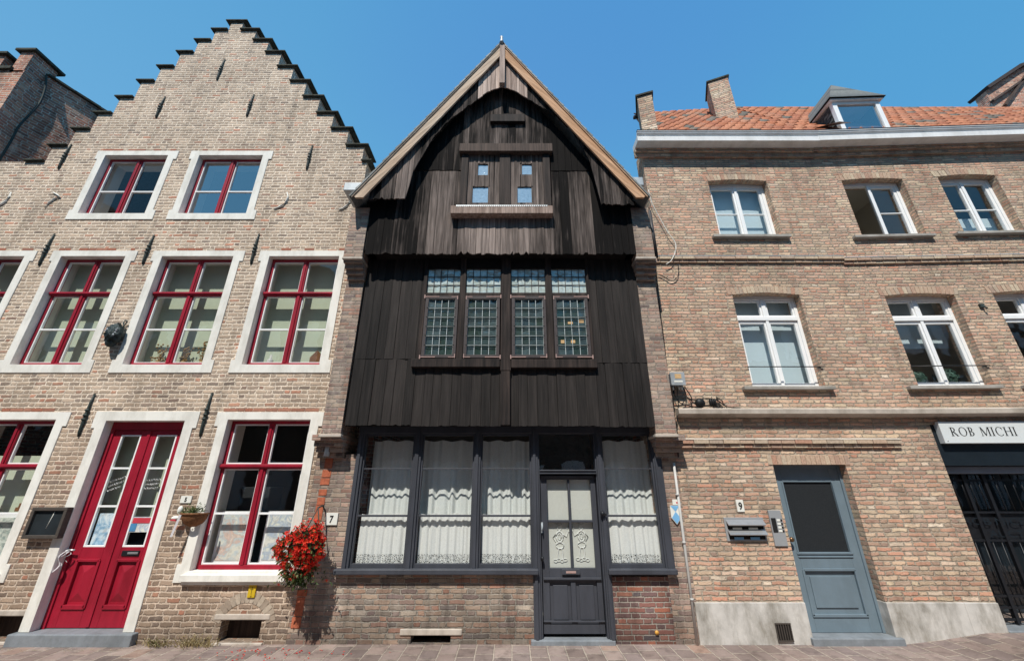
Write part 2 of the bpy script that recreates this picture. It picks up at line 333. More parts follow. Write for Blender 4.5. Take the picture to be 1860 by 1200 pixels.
M['gold'] = plain('dried gold flowers', (.36, .22, .09), .6, .3, .4, 40, .5)
M['ochre'] = plain('ochre paper', (.62, .40, .20), .7, .2, .2, 20, .1)
M['orange_mark'] = plain('orange painted brick', (.50, .15, .08), .9, .15, .3, 25, .5, grime=.2, dist=.01)
M['reflector'] = plain('orange reflector', (.65, .33, .06), .4, .4, .1, 10, .1)
M['far_wall'] = brick_mat('opposite brick', [(0, (.20, .12, .09)), (.5, (.26, .19, .15)), (1, (.16, .10, .08))], (.25, .23, .20), dirt=.3)

# ---------------------------------------------------------------- mesh helper
class MB:
    def __init__(s, xf=None): s.v = []; s.f = []; s.t = []; s.cur = .5; s.xf = xf; s.sm = []; s.smooth = False; s.mi = []; s.m = 0
    def add(s, vs, fs):
        b = len(s.v); s.v += [tuple(q) for q in vs]
        for f in fs: s.f.append([b+i for i in f]); s.t.append(s.cur); s.sm.append(s.smooth); s.mi.append(s.m)
        return s
    def box(s, x0, x1, y0, y1, z0, z1):
        x0, x1 = sorted((x0, x1)); y0, y1 = sorted((y0, y1)); z0, z1 = sorted((z0, z1))
        return s.add([(x0,y0,z0),(x1,y0,z0),(x1,y1,z0),(x0,y1,z0),(x0,y0,z1),(x1,y0,z1),(x1,y1,z1),(x0,y1,z1)],
              [(0,3,2,1),(4,5,6,7),(0,1,5,4),(1,2,6,5),(2,3,7,6),(3,0,4,7)])
    def quad(s, a, b, c, d): return s.add([a, b, c, d], [(0,1,2,3)])
    def prism(s, pts, y0, y1):      # outline in x,z extruded in y
        n = len(pts); area = sum(pts[i][0]*pts[(i+1)%n][1]-pts[(i+1)%n][0]*pts[i][1] for i in range(n))
        if area < 0: pts = pts[::-1]
        vs = [(x, y0, z) for x, z in pts]+[(x, y1, z) for x, z in pts]
        tr = tessellate_polygon([[Vector((x, z, 0)) for x, z in pts]])
        fs = []
        for a, b, c in tr:
            A, B, C = pts[a], pts[b], pts[c]
            if (B[0]-A[0])*(C[1]-A[1])-(B[1]-A[1])*(C[0]-A[0]) < 0: b, c = c, b
            fs.append((a, b, c)); fs.append((n+a, n+c, n+b))
        for i in range(n):
            j = (i+1) % n; fs.append((i, n+i, n+j, j))
        return s.add(vs, fs)
    def prof(s, pts, x0, x1):       # profile in y,z swept along x
        n = len(pts); vs = [(x0, y, z) for y, z in pts]+[(x1, y, z) for y, z in pts]
        area = sum(pts[i][0]*pts[(i+1)%n][1]-pts[(i+1)%n][0]*pts[i][1] for i in range(n))
        fs = []
        tr = tessellate_polygon([[Vector((y, z, 0)) for y, z in pts]])
        for a, b, c in tr: fs.append((a, c, b)); fs.append((n+a, n+b, n+c))
        for i in range(n):
            j = (i+1) % n
            fs.append((i, n+i, n+j, j) if area < 0 else (i, j, n+j, n+i))
        return s.add(vs, fs)
    def wall(s, outer, holes, y0, y1):
        polys = [outer]+holes; tr = tessellate_polygon([[Vector((x, z, 0)) for x, z in p] for p in polys])
        flat = [q for p in polys for q in p]; n = len(flat)
        vs = [(x, y0, z) for x, z in flat]+[(x, y1, z) for x, z in flat]; fs = []
        for a, b, c in tr:
            A, B, C = flat[a], flat[b], flat[c]
            if (B[0]-A[0])*(C[1]-A[1])-(B[1]-A[1])*(C[0]-A[0]) < 0: b, c = c, b
            fs.append((a, b, c)); fs.append((n+a, n+c, n+b))
        k = 0
        for pi, p in enumerate(polys):
            m = len(p); area = sum(p[i][0]*p[(i+1)%m][1]-p[(i+1)%m][0]*p[i][1] for i in range(m))
            ccw = area > 0
            for i in range(m):
                a, b = k+i, k+(i+1) % m
                if (pi == 0) == ccw: fs.append((a, n+a, n+b, b))
                else: fs.append((a, b, n+b, n+a))
            k += m
        return s.add(vs, fs)
    def tube(s, pts, r, n=8, cap=True):
        pts = [Vector(p) for p in pts]; rings = []; base = len(s.v); vs = []; fs = []
        up = Vector((0, 0, 1))
        for i, p in enumerate(pts):
            d = (pts[min(i+1, len(pts)-1)]-pts[max(i-1, 0)]).normalized()
            ref = up if abs(d.dot(up)) < .95 else Vector((1, 0, 0))
            a = d.cross(ref).normalized(); b = d.cross(a)
            rr = r[i] if isinstance(r, (list, tuple)) else r
            vs += [tuple(p+(a*math.cos(2*math.pi*k/n)+b*math.sin(2*math.pi*k/n))*rr) for k in range(n)]
        for i in range(len(pts)-1):
            for k in range(n):
                fs.append((i*n+k, i*n+(k+1)%n, (i+1)*n+(k+1)%n, (i+1)*n+k))
        if cap: fs.append(tuple(range(n))[::-1]); fs.append(tuple((len(pts)-1)*n+k for k in range(n)))
        o = s.smooth; s.smooth = True; s.add(vs, fs); s.smooth = o; return s
    def ball(s, c, rx, ry, rz, n=12, m=8, fn=None):
        vs = []; fs = []
        for i in range(m+1):
            th = math.pi*i/m
            for k in range(n):
                ph = 2*math.pi*k/n; q = (math.sin(th)*math.cos(ph), math.sin(th)*math.sin(ph), math.cos(th))
                w = fn(q) if fn else 1
                vs.append((c[0]+q[0]*rx*w, c[1]+q[1]*ry*w, c[2]+q[2]*rz*w))
        for i in range(m):
            for k in range(n): fs.append((i*n+k, (i+1)*n+k, (i+1)*n+(k+1)%n, i*n+(k+1)%n))
        o = s.smooth; s.smooth = True; s.add(vs, fs); s.smooth = o; return s
    def obox(s, c, ax, ay, az):     # oriented box from centre and three half vectors
        c, ax, ay, az = map(Vector, (c, ax, ay, az)); vs = []
        for k in range(8):
            vs.append(tuple(c+ax*(1 if k & 1 else -1)+ay*(1 if k & 2 else -1)+az*(1 if k & 4 else -1)))
        return s.add(vs, [(0,2,3,1),(4,5,7,6),(0,1,5,4),(2,6,7,3),(0,4,6,2),(1,3,7,5)])
    def build(s, name, mat, parent=None, bevel=0.0, label=None):
        me = bpy.data.meshes.new(name)
        vs = [s.xf(p) for p in s.v] if s.xf else s.v
        o = Vector((0, 0, 0))
        q = parent
        while q is not None: o += q.location; q = q.parent
        me.from_pydata([(x-o.x, y-o.y, z-o.z) for x, y, z in vs], [], s.f)
        a = me.attributes.new('tint', 'FLOAT', 'FACE'); a.data.foreach_set('value', s.t)
        me.polygons.foreach_set('use_smooth', s.sm)
        if isinstance(mat, (list, tuple)):
            for q in mat: me.materials.append(q)
            me.polygons.foreach_set('material_index', s.mi)
        else: me.materials.append(mat)
        me.update(); ob = bpy.data.objects.new(name, me); COL.objects.link(ob)
        if parent: ob.parent = parent
        if bevel:
            b = ob.modifiers.new('bevel', 'BEVEL'); b.width = bevel; b.segments = 2; b.limit_method = 'ANGLE'; b.angle_limit = R(40)
        if label: ob['label'] = label
        return ob
def thing(name, loc, label, cat, group=None):
    o = bpy.data.objects.new(name, None); COL.objects.link(o); o.location = loc; o.empty_display_size = .2
    o['label'] = label; o['category'] = cat
    if group: o['group'] = group
    return o
def tag(o, label, cat, group=None):
    o['label'] = label; o['category'] = cat
    if group: o['group'] = group
    return o
def structure(o): o['kind'] = 'structure'; return o
def text_into(mb, txt, x, z, y, h, xs=1.0, align='LEFT', bold=0.0):
    cu = bpy.data.curves.new('t', 'FONT'); cu.body = txt; cu.size = h*1.37; cu.offset = bold; cu.extrude = .0
    ob = bpy.data.objects.new('t', cu); COL.objects.link(ob)
    bpy.context.view_layer.update()
    me = bpy.data.meshes.new_from_object(ob)
    vs = [v.co.copy() for v in me.vertices]
    w = (max(v.x for v in vs)+min(v.x for v in vs))/2 if align == 'CENTER' else min(v.x for v in vs)
    mb.add([(x+(v.x-w)*xs, y, z+v.y) for v in vs], [tuple(p.vertices) for p in me.polygons])
    bpy.data.objects.remove(ob); bpy.data.curves.remove(cu); bpy.data.meshes.remove(me)

def rect_from(f, TL, TR, BL, BR, Y=0):
    a, b, c, d = f(*TL, Y), f(*TR, Y), f(*BL, Y), f(*BR, Y)
    return (a[0]+c[0])/2, (b[0]+d[0])/2, (c[1]+d[1])/2, (a[1]+b[1])/2
def rpoly(x0, x1, z0, z1): return [(x0, z0), (x1, z0), (x1, z1), (x0, z1)]

# ================================================================ GROUND
def build_ground():
    mb = MB(); xs = [-300, -60, -20, -12]+[-11+.5*i for i in range(45)]+[14, 20, 60, 300]
    ys = [-300, -60, -20, -9, -4, -1, 0, 6, 30, 300]
    vs = [(x, y, ground_z(x)) for y in ys for x in xs]; n = len(xs)
    fs = [(j*n+i, j*n+i+1, (j+1)*n+i+1, (j+1)*n+i) for j in range(len(ys)-1) for i in range(n-1)]
    mb.smooth = True; mb.add(vs, fs)
    structure(mb.build('ground', M['paving']))
build_ground()

# ================================================================ STEPPED GABLE HOUSE
LH = thing('stepped_gable_house', (-6.35, 0, 0), 'buff brick house with stepped gable, red double door and red framed windows', 'house')
LX0, LX1 = -9.86, -2.62
lcaps = [(389, 417, 56), (356, 389, 75), (323, 356, 97), (282, 321, 123), (241, 278, 149), (194, 236, 178), (148, 189, 207), (101, 142, 236), (54, 95, 266), (12, 50, 294)]
rcaps = [(445, 467, 56), (460, 479, 76), (480, 498, 98), (499, 515, 122), (522, 538, 149), (550, 567, 176), (574, 590, 205), (599, 615, 234), (627, 645, 262), (658, 681, 295)]
def gable():
    TH = .36
    top = P(430, 41); L = []; Rr = []
    zL = [P(350, c[2])[1] for c in lcaps]
    xl0, xr0 = P(419, 46)[0], P(441, 46)[0]
    cx = (xl0+xr0)/2
    stepw = (P(95, 270)[0]-xl0)/9.0
    steprw = (P(656, 298)[0]-xr0)/9.0
    pts = [(LX0, 0), (LX1, 0)]
    caps = []
    zs = [top[1]]+zL
    # right side going up
    right = []
    for i in range(10):
        right.append((xr0+steprw*i, xr0+steprw*(i+1), zs[i+1]))
    last = right[-1][1]
    if last > LX1: right[-1] = (right[-1][0], LX1, right[-1][2])
    pts.append((LX1, right[-1][2]))
    for a, b, z in right[::-1]:
        if pts[-1][1] != z: pts.append((b, z))
        pts.append((a, z))
    pts.append((xr0, zs[0])); pts.append((xl0, zs[0]))
    left = []
    for i in range(10):
        a, b = xl0+stepw*i, xl0+stepw*(i+1)
        if b < LX0: b = LX0
        if a <= LX0+.02: break
        left.append((a, b, zs[i+1])); pts.append((a, zs[i+1])); pts.append((b, zs[i+1]))
    if pts[-1][0] > LX0: pts.append((LX0, pts[-1][1]))
    # remove duplicates
    cl = []
    for q in pts:
        if not cl or (abs(q[0]-cl[-1][0]) > 1e-4 or abs(q[1]-cl[-1][1]) > 1e-4): cl.append(q)
    def cap(a, b, z):
        mb = MB(); mb.cur = rnd.random(); j = rnd.uniform(-.006, .006)
        mb.box(a, b, -.05, TH+.05, z+.001+j, z+.032+j); mb.box(a+.025, b-.025, -.025, TH+.025, z-.02, z+.001)
        mb.build('step_cap', M['cap'], LH, .006)
    cap(xl0-.1, xr0+.1, zs[0])
    for a, b, z in right: cap(a+.003, min(b+.09, LX1+.1), z)
    for a, b, z in left: cap(max(b-.09, LX0), a-.003, z)
    return cl, TH
LOUT, LTH = gable()
LHOLES = []

def red_window(TL, TR, BL, BR, zt=None, zm=(), blind=None, name='window', rec=.09, sill=False, glass='glass', art=None, x_over=None):
    x0, x1, z0, z1 = x_over if x_over else rect_from(P, TL, TR, BL, BR)      # inner opening at the face
    J, T, B, LG = .12, .105, .125, .05
    LHOLES.append(rpoly(x0-.03, x1+.03, z0-.03, z1+.03))
    fr = MB(); y0, y1 = rec, rec+.07
    e = .045
    fr.box(x0, x0+e, y0, y1, z0, z1); fr.box(x1-e, x1, y0, y1, z0, z1)
    fr.box(x0+e, x1-e, y0, y1, z1-e, z1); fr.box(x0+e, x1-e, y0-.02, y1, z0, z0+.05)
    xm = (x0+x1)/2
    if zt:
        fr.box(x0+.004, x1-.004, y0-.035, y1, zt-.03, zt+.03); fr.box(x0+.008, x1-.008, y0-.05, y0-.034, zt-.012, zt+.02)
        fr.box(xm-.038, xm+.038, y0-.012, y1-.005, zt+.03, z1-e); fr.box(xm-.018, xm+.018, y0-.026, y0-.011, zt+.03, z1-e)
        fr.box(xm-.046, xm+.046, y0-.012, y1-.005, z0+.05, zt-.03); fr.box(xm-.02, xm+.02, y0-.028, y0-.011, z0+.05, zt-.03)
    else:
        fr.box(xm-.046, xm+.046, y0-.012, y1-.005, z0+.05, z1-e); fr.box(xm-.02, xm+.02, y0-.028, y0-.011, z0+.05, z1-e)
    W = fr.build(name, M['red_paint'], LH, .005)
    # white glazing strips
    sh = MB(); w = .018; ys0, ys1 = rec+.012, rec+.045
    lights = []
    zlo = z0+.05; zhi = (zt-.03) if zt else z1-e
    for (a, b) in ((x0+e, xm-.046), (xm+.046, x1-e)):
        lights.append((a, b, zlo, zhi))
        if zt: lights.append((a if a < xm-.1 else a-.008, b if b > xm else b+.008, zt+.03, z1-e))
    for (a, b, c, d) in lights:
        sh.box(a, a+w, ys0, ys1, c, d); sh.box(b-w, b, ys0, ys1, c, d); sh.box(a+w, b-w, ys0, ys1, c, c+w); sh.box(a+w, b-w, ys0, ys1, d-w, d)
        for z in zm:
            if c < z < d: sh.box(a+w, b-w, ys0-.004, ys1, z-.012, z+.012)
    sh.build('sash', M['white_paint'], W, .003)
    gl = MB()
    for (a, b, c, d) in lights:
        cuts = [c+w]+[z for z in zm if c < z < d]+[d-w]
        for i in range(len(cuts)-1):
            t = rnd.uniform(-.003, .003); u = rnd.uniform(-.003, .003)
            gl.quad((a+w, rec+.03+t, cuts[i]), (b-w, rec+.03-t, cuts[i]), (b-w, rec+.03-t+u, cuts[i+1]), (a+w, rec+.03+t+u, cuts[i+1]))
    gl.build('pane', M[glass], W)
    st = MB(); o = [(x0-J-LG, z0-B), (x1+J+LG, z0-B), (x1+J+LG, z0+.07), (x1+J, z0+.07), (x1+J, z1-.09), (x1+J+LG, z1-.09), (x1+J+LG, z1+T), (x0-J-LG, z1+T), (x0-J-LG, z1-.09), (x0-J, z1-.09), (x0-J, z0+.07), (x0-J-LG, z0+.07)]
    st.wall(o, [rpoly(x0, x1, z0, z1)], -.014, rec+.06)
    st.build('stone_surround', M['stone_paint'], W, .004)
    s = MB(); s.wall(rpoly(x0-.029, x1+.029, z0-.029, z1+.029), [rpoly(x0, x1, z0, z1)], rec+.072, .40); s.build('inner_reveal', M['room_light'], W)
    if sill:
        s = MB(); s.box(x0-.06, x1+.10, -.075, rec-.002, z0-.105, z0-.03); s.box(x0-.04, x1+.08, -.05, .0, z0-.14, z0-.106)
        s.build('sill', M['stone_paint'], W, .006)
    if blind:
        b = MB()
        for a, c, yb, zb in blind:
            a = max(a, z0+.001); c = min(c, z1-.001); b.quad((x0+.001, yb, a), (x1-.001, yb, a), (x1-.001, yb, c), (x0+.001, yb, c))
        b.build('blind', M['blind'], W)
    # red brick relieving course
    rc = MB(); x = x0-.1
    while x < x1+.06:
        wd = rnd.uniform(.09, .2); rc.cur = rnd.random()
        if rnd.random() < .75: rc.box(x, min(x+wd-.008, x1+.1), -.004, .02, z1+T+.012, z1+T+.052)
        x += wd
    rc.build('relieving_course', M['red_course'], W)
    return W, (x0, x1, z0, z1)

def Z(y): return P(300, y)[1]
# gable storey
red_window((190, 283), (302, 283), (145, 388), (268, 388), zm=(Z(341),), glass='glass_dark')
red_window((363, 283), (474, 283), (324, 388), (452, 388), zm=(Z(341),), glass='glass_sky')
# first floor
zT, zM = Z(530), Z(594)
w2 = red_window((105, 466), (228, 466), (28, 662), (150, 662), zT, (zM,), blind=[(3.2, 5.4, .29, 0)], glass='glass')
w3 = red_window((296, 466), (424, 466), (223, 662), (368, 662), zT, (zM,), blind=[(3.2, 5.4, .29, 0)], glass='glass')
w4 = red_window((490, 466), (612, 466), (440, 662), (586, 662), zT, (zM,), blind=[(3.2, 5.4, .29, 0)], glass='glass')
dx = w3[1][0]-w2[1][0]
w1 = red_window(0, 0, 0, 0, zT, (zM,), blind=[(3.2, 5.4, .29, 0)], glass='glass', x_over=(w2[1][0]-dx, w2[1][1]-dx, w2[1][2], w2[1][3]))
# ground floor
zg0, zg1 = Z(1036), Z(762)
gx = rect_from(P, (415, 762), (563, 762), (345, 1036), (518, 1036))
gzT, gzM = Z(846), Z(933)
g2 = red_window(0, 0, 0, 0, gzT, (gzM,), sill=True, x_over=(gx[0], gx[1], zg0, zg1), glass='glass_dark')
g1 = red_window(0, 0, 0, 0, gzT, (gzM,), sill=True, blind=[(1.35, 2.1, .29, 0)], x_over=(P(102, 766)[0]-1.17, P(102, 766)[0], zg0, zg1), glass='glass_dark')

def left_door():
    x0, x1 = -5.66, -4.53; zs, z1 = .115, Z(764); rec = .12
    x0 = (P(187, 764)[0]+P(66, 1140)[0])/2; x1 = (P(333, 764)[0]+P(228, 1150)[0])/2
    LHOLES.append(rpoly(x0-.03, x1+.03, -.02, z1+.03))
    xm = (x0+x1)/2; D = MB(); yd = rec; e = .05
    D.box(x0, x0+e, yd-.02, yd+.06, zs, z1); D.box(x1-e, x1, yd-.02, yd+.06, zs, z1); D.box(x0+e, x1-e, yd-.02, yd+.06, z1-.11, z1)
    leaf = []
    for a, b in ((x0+e, xm-.004), (xm+.004, x1-e)):
        st = .105; zb = zs+.01; zt = z1-.115; zp = P(200, 1016, yd)[1]; zq = P(220, 993, yd)[1]    # panel top, glazing bottom
        D.box(a, a+st, yd, yd+.045, zb, zt); D.box(b-st, b, yd, yd+.045, zb, zt)
        D.box(a+st, b-st, yd, yd+.045, zt-.06, zt); D.box(a+st, b-st, yd, yd+.045, zp, zq); D.box(a+st, b-st, yd, yd+.045, zb, zb+.2)
        # raised pyramid panel with mouldings
        pa, pb, pc, pd = a+st, b-st, zb+.2, zp
        D.box(pa, pb, yd+.02, yd+.04, pc, pd)
        for (q0, q1, r0, r1) in ((pa, pb, pd-.02, pd+.012), (pa, pb, pc-.012, pc+.035), (pa-.012, pa+.02, pc, pd), (pb-.02, pb+.012, pc, pd)):
            D.box(q0, q1, yd-.016, yd+.02, r0, r1)
        i = .045; A, B, C, E = pa+i, pb-i, pc+i+.02, pd-i
        mx = (A+B)/2; h = (B-A)/2
        yy = yd+.019; yp = yd-.008
        D.add([(A, yy, C), (B, yy, C), (B, yy, E), (A, yy, E), (mx, yp, C+h), (mx, yp, E-h)], [(0, 1, 4), (1, 2, 5, 4), (2, 3, 5), (3, 0, 4, 5)])
        leaf.append((a+st, b-st, zq, zt-.06))
    D.box(xm-.022, xm+.022, yd-.014, yd+.002, zs+.02, z1-.12)
    door = D.build('door', M['red_paint'], LH, .004)
    S = MB(); G = MB()
    for a, b, c, d in leaf:
        w = .02; S.box(a, a+w, yd+.002, yd+.035, c, d); S.box(b-w, b, yd+.002, yd+.035, c, d); S.box(a+w, b-w, yd+.002, yd+.035, c, c+w); S.box(a+w, b-w, yd+.002, yd+.035, d-w, d)
        for y in (850, 919):
            z = P(220, y, yd)[1]; S.box(a+w, b-w, yd, yd+.035, z-.012, z+.012)
        G.quad((a, yd+.02, c), (b, yd+.02, c), (b, yd+.02, d), (a, yd+.02, d))
    S.build('glazing_bar', M['white_paint'], door, .003); G.build('pane', M['glass_dark'], door)
    b = MB(); b.quad((x0, yd+.2, 1.15), (x1, yd+.2, 1.15), (x1, yd+.2, z1), (x0, yd+.2, z1)); b.build('blind', M['blind'], door)
    # letter slot
    lx, lz = P(238, 1004, yd); s = MB(); s.box(lx-.11, lx+.11, yd-.012, yd+.002, lz-.03, lz+.03); s.build('letter_slot', M['black_iron'], door, .003)
    s = MB(); s.box(lx-.03, lx+.10, yd-.022, yd-.011, lz-.008, lz+.014); s.build('slot_flap', M['steel'], door, .003)
    hx, hz = P(131, 997, yd); s = MB(); s.tube([(hx-.015, yd, hz), (hx-.015, yd-.05, hz), (hx+.09, yd-.055, hz-.003)], .011); s.build('door_handle', M['steel'], door)
    st = MB(); J = .13; T = .13
    st.wall([(x0-J, .119), (x0, .119), (x0, z1), (x1, z1), (x1, .119), (x1+J, .119), (x1+J, z1-.1), (x1+J+.05, z1-.1), (x1+J+.05, z1+T), (x0-J-.05, z1+T), (x0-J-.05, z1-.1), (x0-J, z1-.1)], [], -.014, rec+.06)
    st.build('stone_surround', M['stone_paint'], door, .004)
    s = MB(); s.box(x0-J-.04, x1+J+.05, -.085, .18, -.03, .118); s.build('door_step', M['bluestone'], door, .012)
    return door, x0, x1, z1, leaf, yd
ld, dX0, dX1, dZ1, leaf, dY = left_door()
# writing and prints on the door glass
tx = MB(); yy = dY+.014
def scrawl(mb, x0, x1, z, rows, amp, yy, slope=0.0, r=.0025):
    for i in range(rows):
        x = x0; zz = z-i*amp*2.6; pts = []
        L = x1-x0-rnd.uniform(0, .05)
        n = 26
        for k in range(n):
            pts.append((x+L*k/n+.012*math.sin(k*2.1+i), yy, zz+slope*L*k/n+amp*math.sin(k*1.7+i*3)*rnd.uniform(.4, 1)))
        mb.tube(pts, r, 4, False)
a, b, c, d = leaf[0]; scrawl(tx, a+.05, b-.02, P(200, 875, dY)[1], 3, .022, yy, .35)
a, b, c, d = leaf[1]; scrawl(tx, a+.04, b-.04, P(200, 872, dY)[1], 3, .02, yy, .05)
tx.build('window_writing', M['white_paint'], ld, label='white hand lettering on the door glass')
a, b, c, d = leaf[0]
s = MB(); s.box(a+.03, b-.01, dY+.05, dY+.056, P(200, 990, dY)[1], P(200, 932, dY)[1])
tag(s.build('print', M['art_blue']), 'blue and white print behind the left leaf glass of the red door', 'picture')
a, b, c, d = leaf[1]
PZ0, PZ1 = P(250, 966, dY)[1], P(250, 938, dY)[1]
ps = thing('poster', ((a+b)/2, dY+.012, 1.5), 'red and blue poster stuck on the right leaf of the red door', 'poster')
s = MB(); s.box(a+.0, b-.01, dY+.008, dY+.012, PZ0, PZ1); s.build('sheet', M['art_pastel_blue'], ps)
s = MB(); s.box(a+.03, b-.02, dY+.004, dY+.0075, PZ1-.075, PZ1-.012); s.build('red_panel', M['poster_red'], ps)
s = MB(); s.box(a+.01, a+.10, dY+.004, dY+.0075, PZ0+.01, PZ1-.08); s.build('blue_panel', M['poster_blue'], ps)
# white ribbon on handle
hx, hz = P(125, 1000, dY-.05)
rb = MB()
for k in range(5):
    a = rnd.uniform(-.03, .03); pts = []
    for q in range(9):
        tq = q/8; pts.append((hx+a-.03*k/5+.03*math.sin(tq*7+k)-.06*tq*(k > 1), dY-.07-.012*k+.01*math.sin(tq*9+k), hz-tq*(.12+.04*k)))
    for q in range(8):
        w = .014; p0, p1 = pts[q], pts[q+1]
        w *= .7; rb.quad((p0[0]-w, p0[1], p0[2]), (p0[0]+w, p0[1]-.006, p0[2]), (p1[0]+w, p1[1]-.006, p1[2]), (p1[0]-w, p1[1], p1[2]))
rb.ball((hx-.005, dY-.07, hz), .02, .015, .018, 8, 6)
tag(rb.build('ribbon', M['cloth_white']), 'white cloth ribbon tied to the handle of the red door', 'ribbon')

# cellar openings
for (TL, TR, BL, BR) in (((400, 1125), (475, 1125), (395, 1174), (468, 1174)), ((-30, 1118), (40, 1118), (-40, 1164), (30, 1164))):
    x0, x1, z0, z1 = rect_from(P, TL, TR, BL, BR); z0 = max(z0, .02)
    LHOLES.append(rpoly(x0, x1, z0, z1))
    s = MB(); s.box(x0-.02, x1+.02, .16, .18, z0-.02, z1+.02); v = s.build('cellar_opening', M['beam'], LH)
    s = MB(); s.box(x0-.09, x1+.09, -.012, .15, z1, z1+.06); s.build('lintel', M['band_stone'], v, .01)
    s = MB(); s.box(x0-.06, x1+.06, -.03, .15, z0-.03, z0-.001); s.build('sill', M['band_stone'], v, .006)

wmb = MB(); wmb.wall(LOUT, LHOLES, 0, LTH); wmb.build('front_wall', M['brick_left'], LH)
# red toothing strip + arch relief over cellar opening
for (ya, yb_) in ((832, 850), (853, 866), (868, 880), (888, 899), (903, 916), (917, 945), (1070, 1082), (1084, 1118), (1120, 1140)):
    pa, pb = P(598-(ya-835)*.205, ya), P(598-(yb_-835)*.205, yb_); s = MB(); w = rnd.uniform(.045, .06)
    s.box(pa[0]-w, pa[0]+w, -.004, .03, pb[1], pa[1]); s.build('painted_brick', M['orange_mark'], LH)
s = MB(); cx, cz = P(437, 1150)
for k in range(15):
    a = math.pi*(.12+.76*k/14); c0 = (cx+.34*math.cos(a), -.001, cz+.02+.34*math.sin(a))
    rdir = Vector((math.cos(a), 0, math.sin(a))); tdir = Vector((-math.sin(a), 0, math.cos(a))); s.cur = rnd.random()
    s.obox(c0, tuple(tdir*.028), (0, .004, 0), tuple(rdir*.055))
s.build('relieving_arch', tintmat('arch relief brick', [(0, (.34, .27, .21)), (1, (.50, .42, .33))], .9, .1), LH)

def anchor(pt, pb, root=LH, mat='iron'):
    xt, zt = P(*pt); xb, zb = P(*pb); x = (xt+xb)/2; L = zt-zb; mb = MB()
    mb.tube([(x+.003, -.012, zt), (x, -.02, zt-L*.2), (x, -.022, zt-L*.5), (x, -.018, zb+L*.1), (x-.003, -.008, zb)], [.010, .015, .020, .018, .011], 6)
    for k in (.38, .5, .6): mb.ball((x, -.028, zt-L*k), .03, .022, .02, 8, 6)
    mb.tube([(x-.012, -.012, zt), (x+.018, -.015, zt+.012)], .009, 6); mb.tube([(x, 0.01, zt-L*.5), (x, -.05, zt-L*.5)], .014, 6)
    mb.build('wall_anchor', M[mat], root)
for a in (((408, 110), (395, 147)), ((299, 178), (285, 215)), ((461, 174), (449, 213)), ((129, 264), (108, 308)), ((569, 266), (556, 309)), ((99, 427), (72, 483)), ((280, 429), (260, 481)), ((471, 427), (456, 480)), ((170, 717), (146, 793)), ((386, 715), (364, 793))):
    anchor(*a)
def crescent(pts, r=.014):
    mb = MB(); q = [P(*p) for p in pts]; n = len(q)
    mb.tube([(x, -.012, z) for x, z in q], [r*(.35+1.0*math.sin(math.pi*(k+.5)/n)) for k in range(n)], 6)
    mb.build('wall_anchor', M['iron_white'], LH, label='white painted curved iron wall anchor')
crescent([(522, 350), (524, 358), (521, 367), (514, 374), (505, 378), (498, 380)])
crescent([(636, 350), (639, 358), (636, 367), (630, 375), (622, 380), (616, 381)])
crescent([(98, 350), (106, 355), (110, 359), (100, 362), (90, 369), (83, 378)])
crescent([(22, 350), (18, 358), (12, 366), (4, 372), (-6, 377)])
# body of the house: side and back walls, roof, floors
def body(root, x0, x1, y0, y1, zt, mat, floors=(), inner='room', back=True):
    b = MB(); b.box(x0, x0+.25, y0, y1, 0, zt); b.box(x1-.25, x1, y0, y1, 0, zt); b.box(x0+.25, x1-.25, y1-.25, y1, 0, zt)
    b.build('side_wall', M[mat], root)
    for z in floors:
        f = MB(); f.box(x0+.25, x1-.25, y0+.001, y1-.25, z, z+.2); f.build('floor', M[inner], root)
    f = MB(); f.box(x0+.251, x1-.251, y0+2.6, y0+2.65, .0, zt-.05); f.build('partition', M[inner], root)
body(LH, LX0, LX1, LTH, 8, 5.6, 'brick_left', (0.0, 2.83, 5.45))
s = MB(); rx = -6.3; rz = 9.9
s.add([(LX0, LTH, 5.6), (rx, LTH, rz), (rx, 8, rz), (LX0, 8, 5.6)], [(0, 1, 2, 3)]); s.add([(LX1, LTH, 5.6), (rx, LTH, rz), (rx, 8, rz), (LX1, 8, 5.6)], [(0, 3, 2, 1)])
s.add([(LX0, 7.99, 5.6), (LX1, 7.99, 5.6), (rx, 7.99, rz)], [(0, 1, 2)])
s.build('roof', M['dark_tile'], LH)

# pictures in the ground floor windows
def picture(x0, x1, z0, z1, y, mat, label):
    t = thing('framed_picture', ((x0+x1)/2, y, z0), label, 'picture', 'framed pictures in the ground floor windows')
    s = MB(); s.box(x0, x1, y, y+.02, z0, z1); s.build('frame', M['white_paint'], t)
    s = MB(); m = .035; s.box(x0+m, x1-m, y-.004, y+.001, z0+m, z1-m); s.build('print', M[mat], t)
gx0, gx1, gz0, gz1 = g2[1]; gm = (gx0+gx1)/2
picture(gx0+.07, gm-.02, gz0+.04, gzM+.02, .24, 'art_pastel', 'pastel flower picture in left lower pane of the window by the red flowers')
picture(gm+.09, gx1-.03, gz0+.04, gzM+.02, .26, 'art_pastel_blue', 'pale watercolour in right lower pane of the window behind the red flowers')
a0, a1, b0, b1 = g1[1]; am = (a0+a1)/2
picture(am+.09, a1-.05, b0+.05, gzM-.02, .22, 'art_mask', 'grey green picture in lower pane beside the chalkboard')
s = MB(); s.box(a1-.3, a1-.14, .2, .3, gzM+.02, gzM+.07); s.box(a1-.28, a1-.16, .21, .29, gzM+.07, gzM+.12)
tag(s.build('small_box', M['terracotta']), 'small brown wooden box standing above the picture in the leftmost ground window', 'box')
# printer-like dark box inside the right ground floor window
s = MB(); s.box(gx0+.12, gm-.05, .45, .8, gzM+.02, gzM+.32); tag(s.build('cabinet', M['mesh_dark'], None, .01), 'dark cabinet inside the window left of the red flowers', 'cabinet')
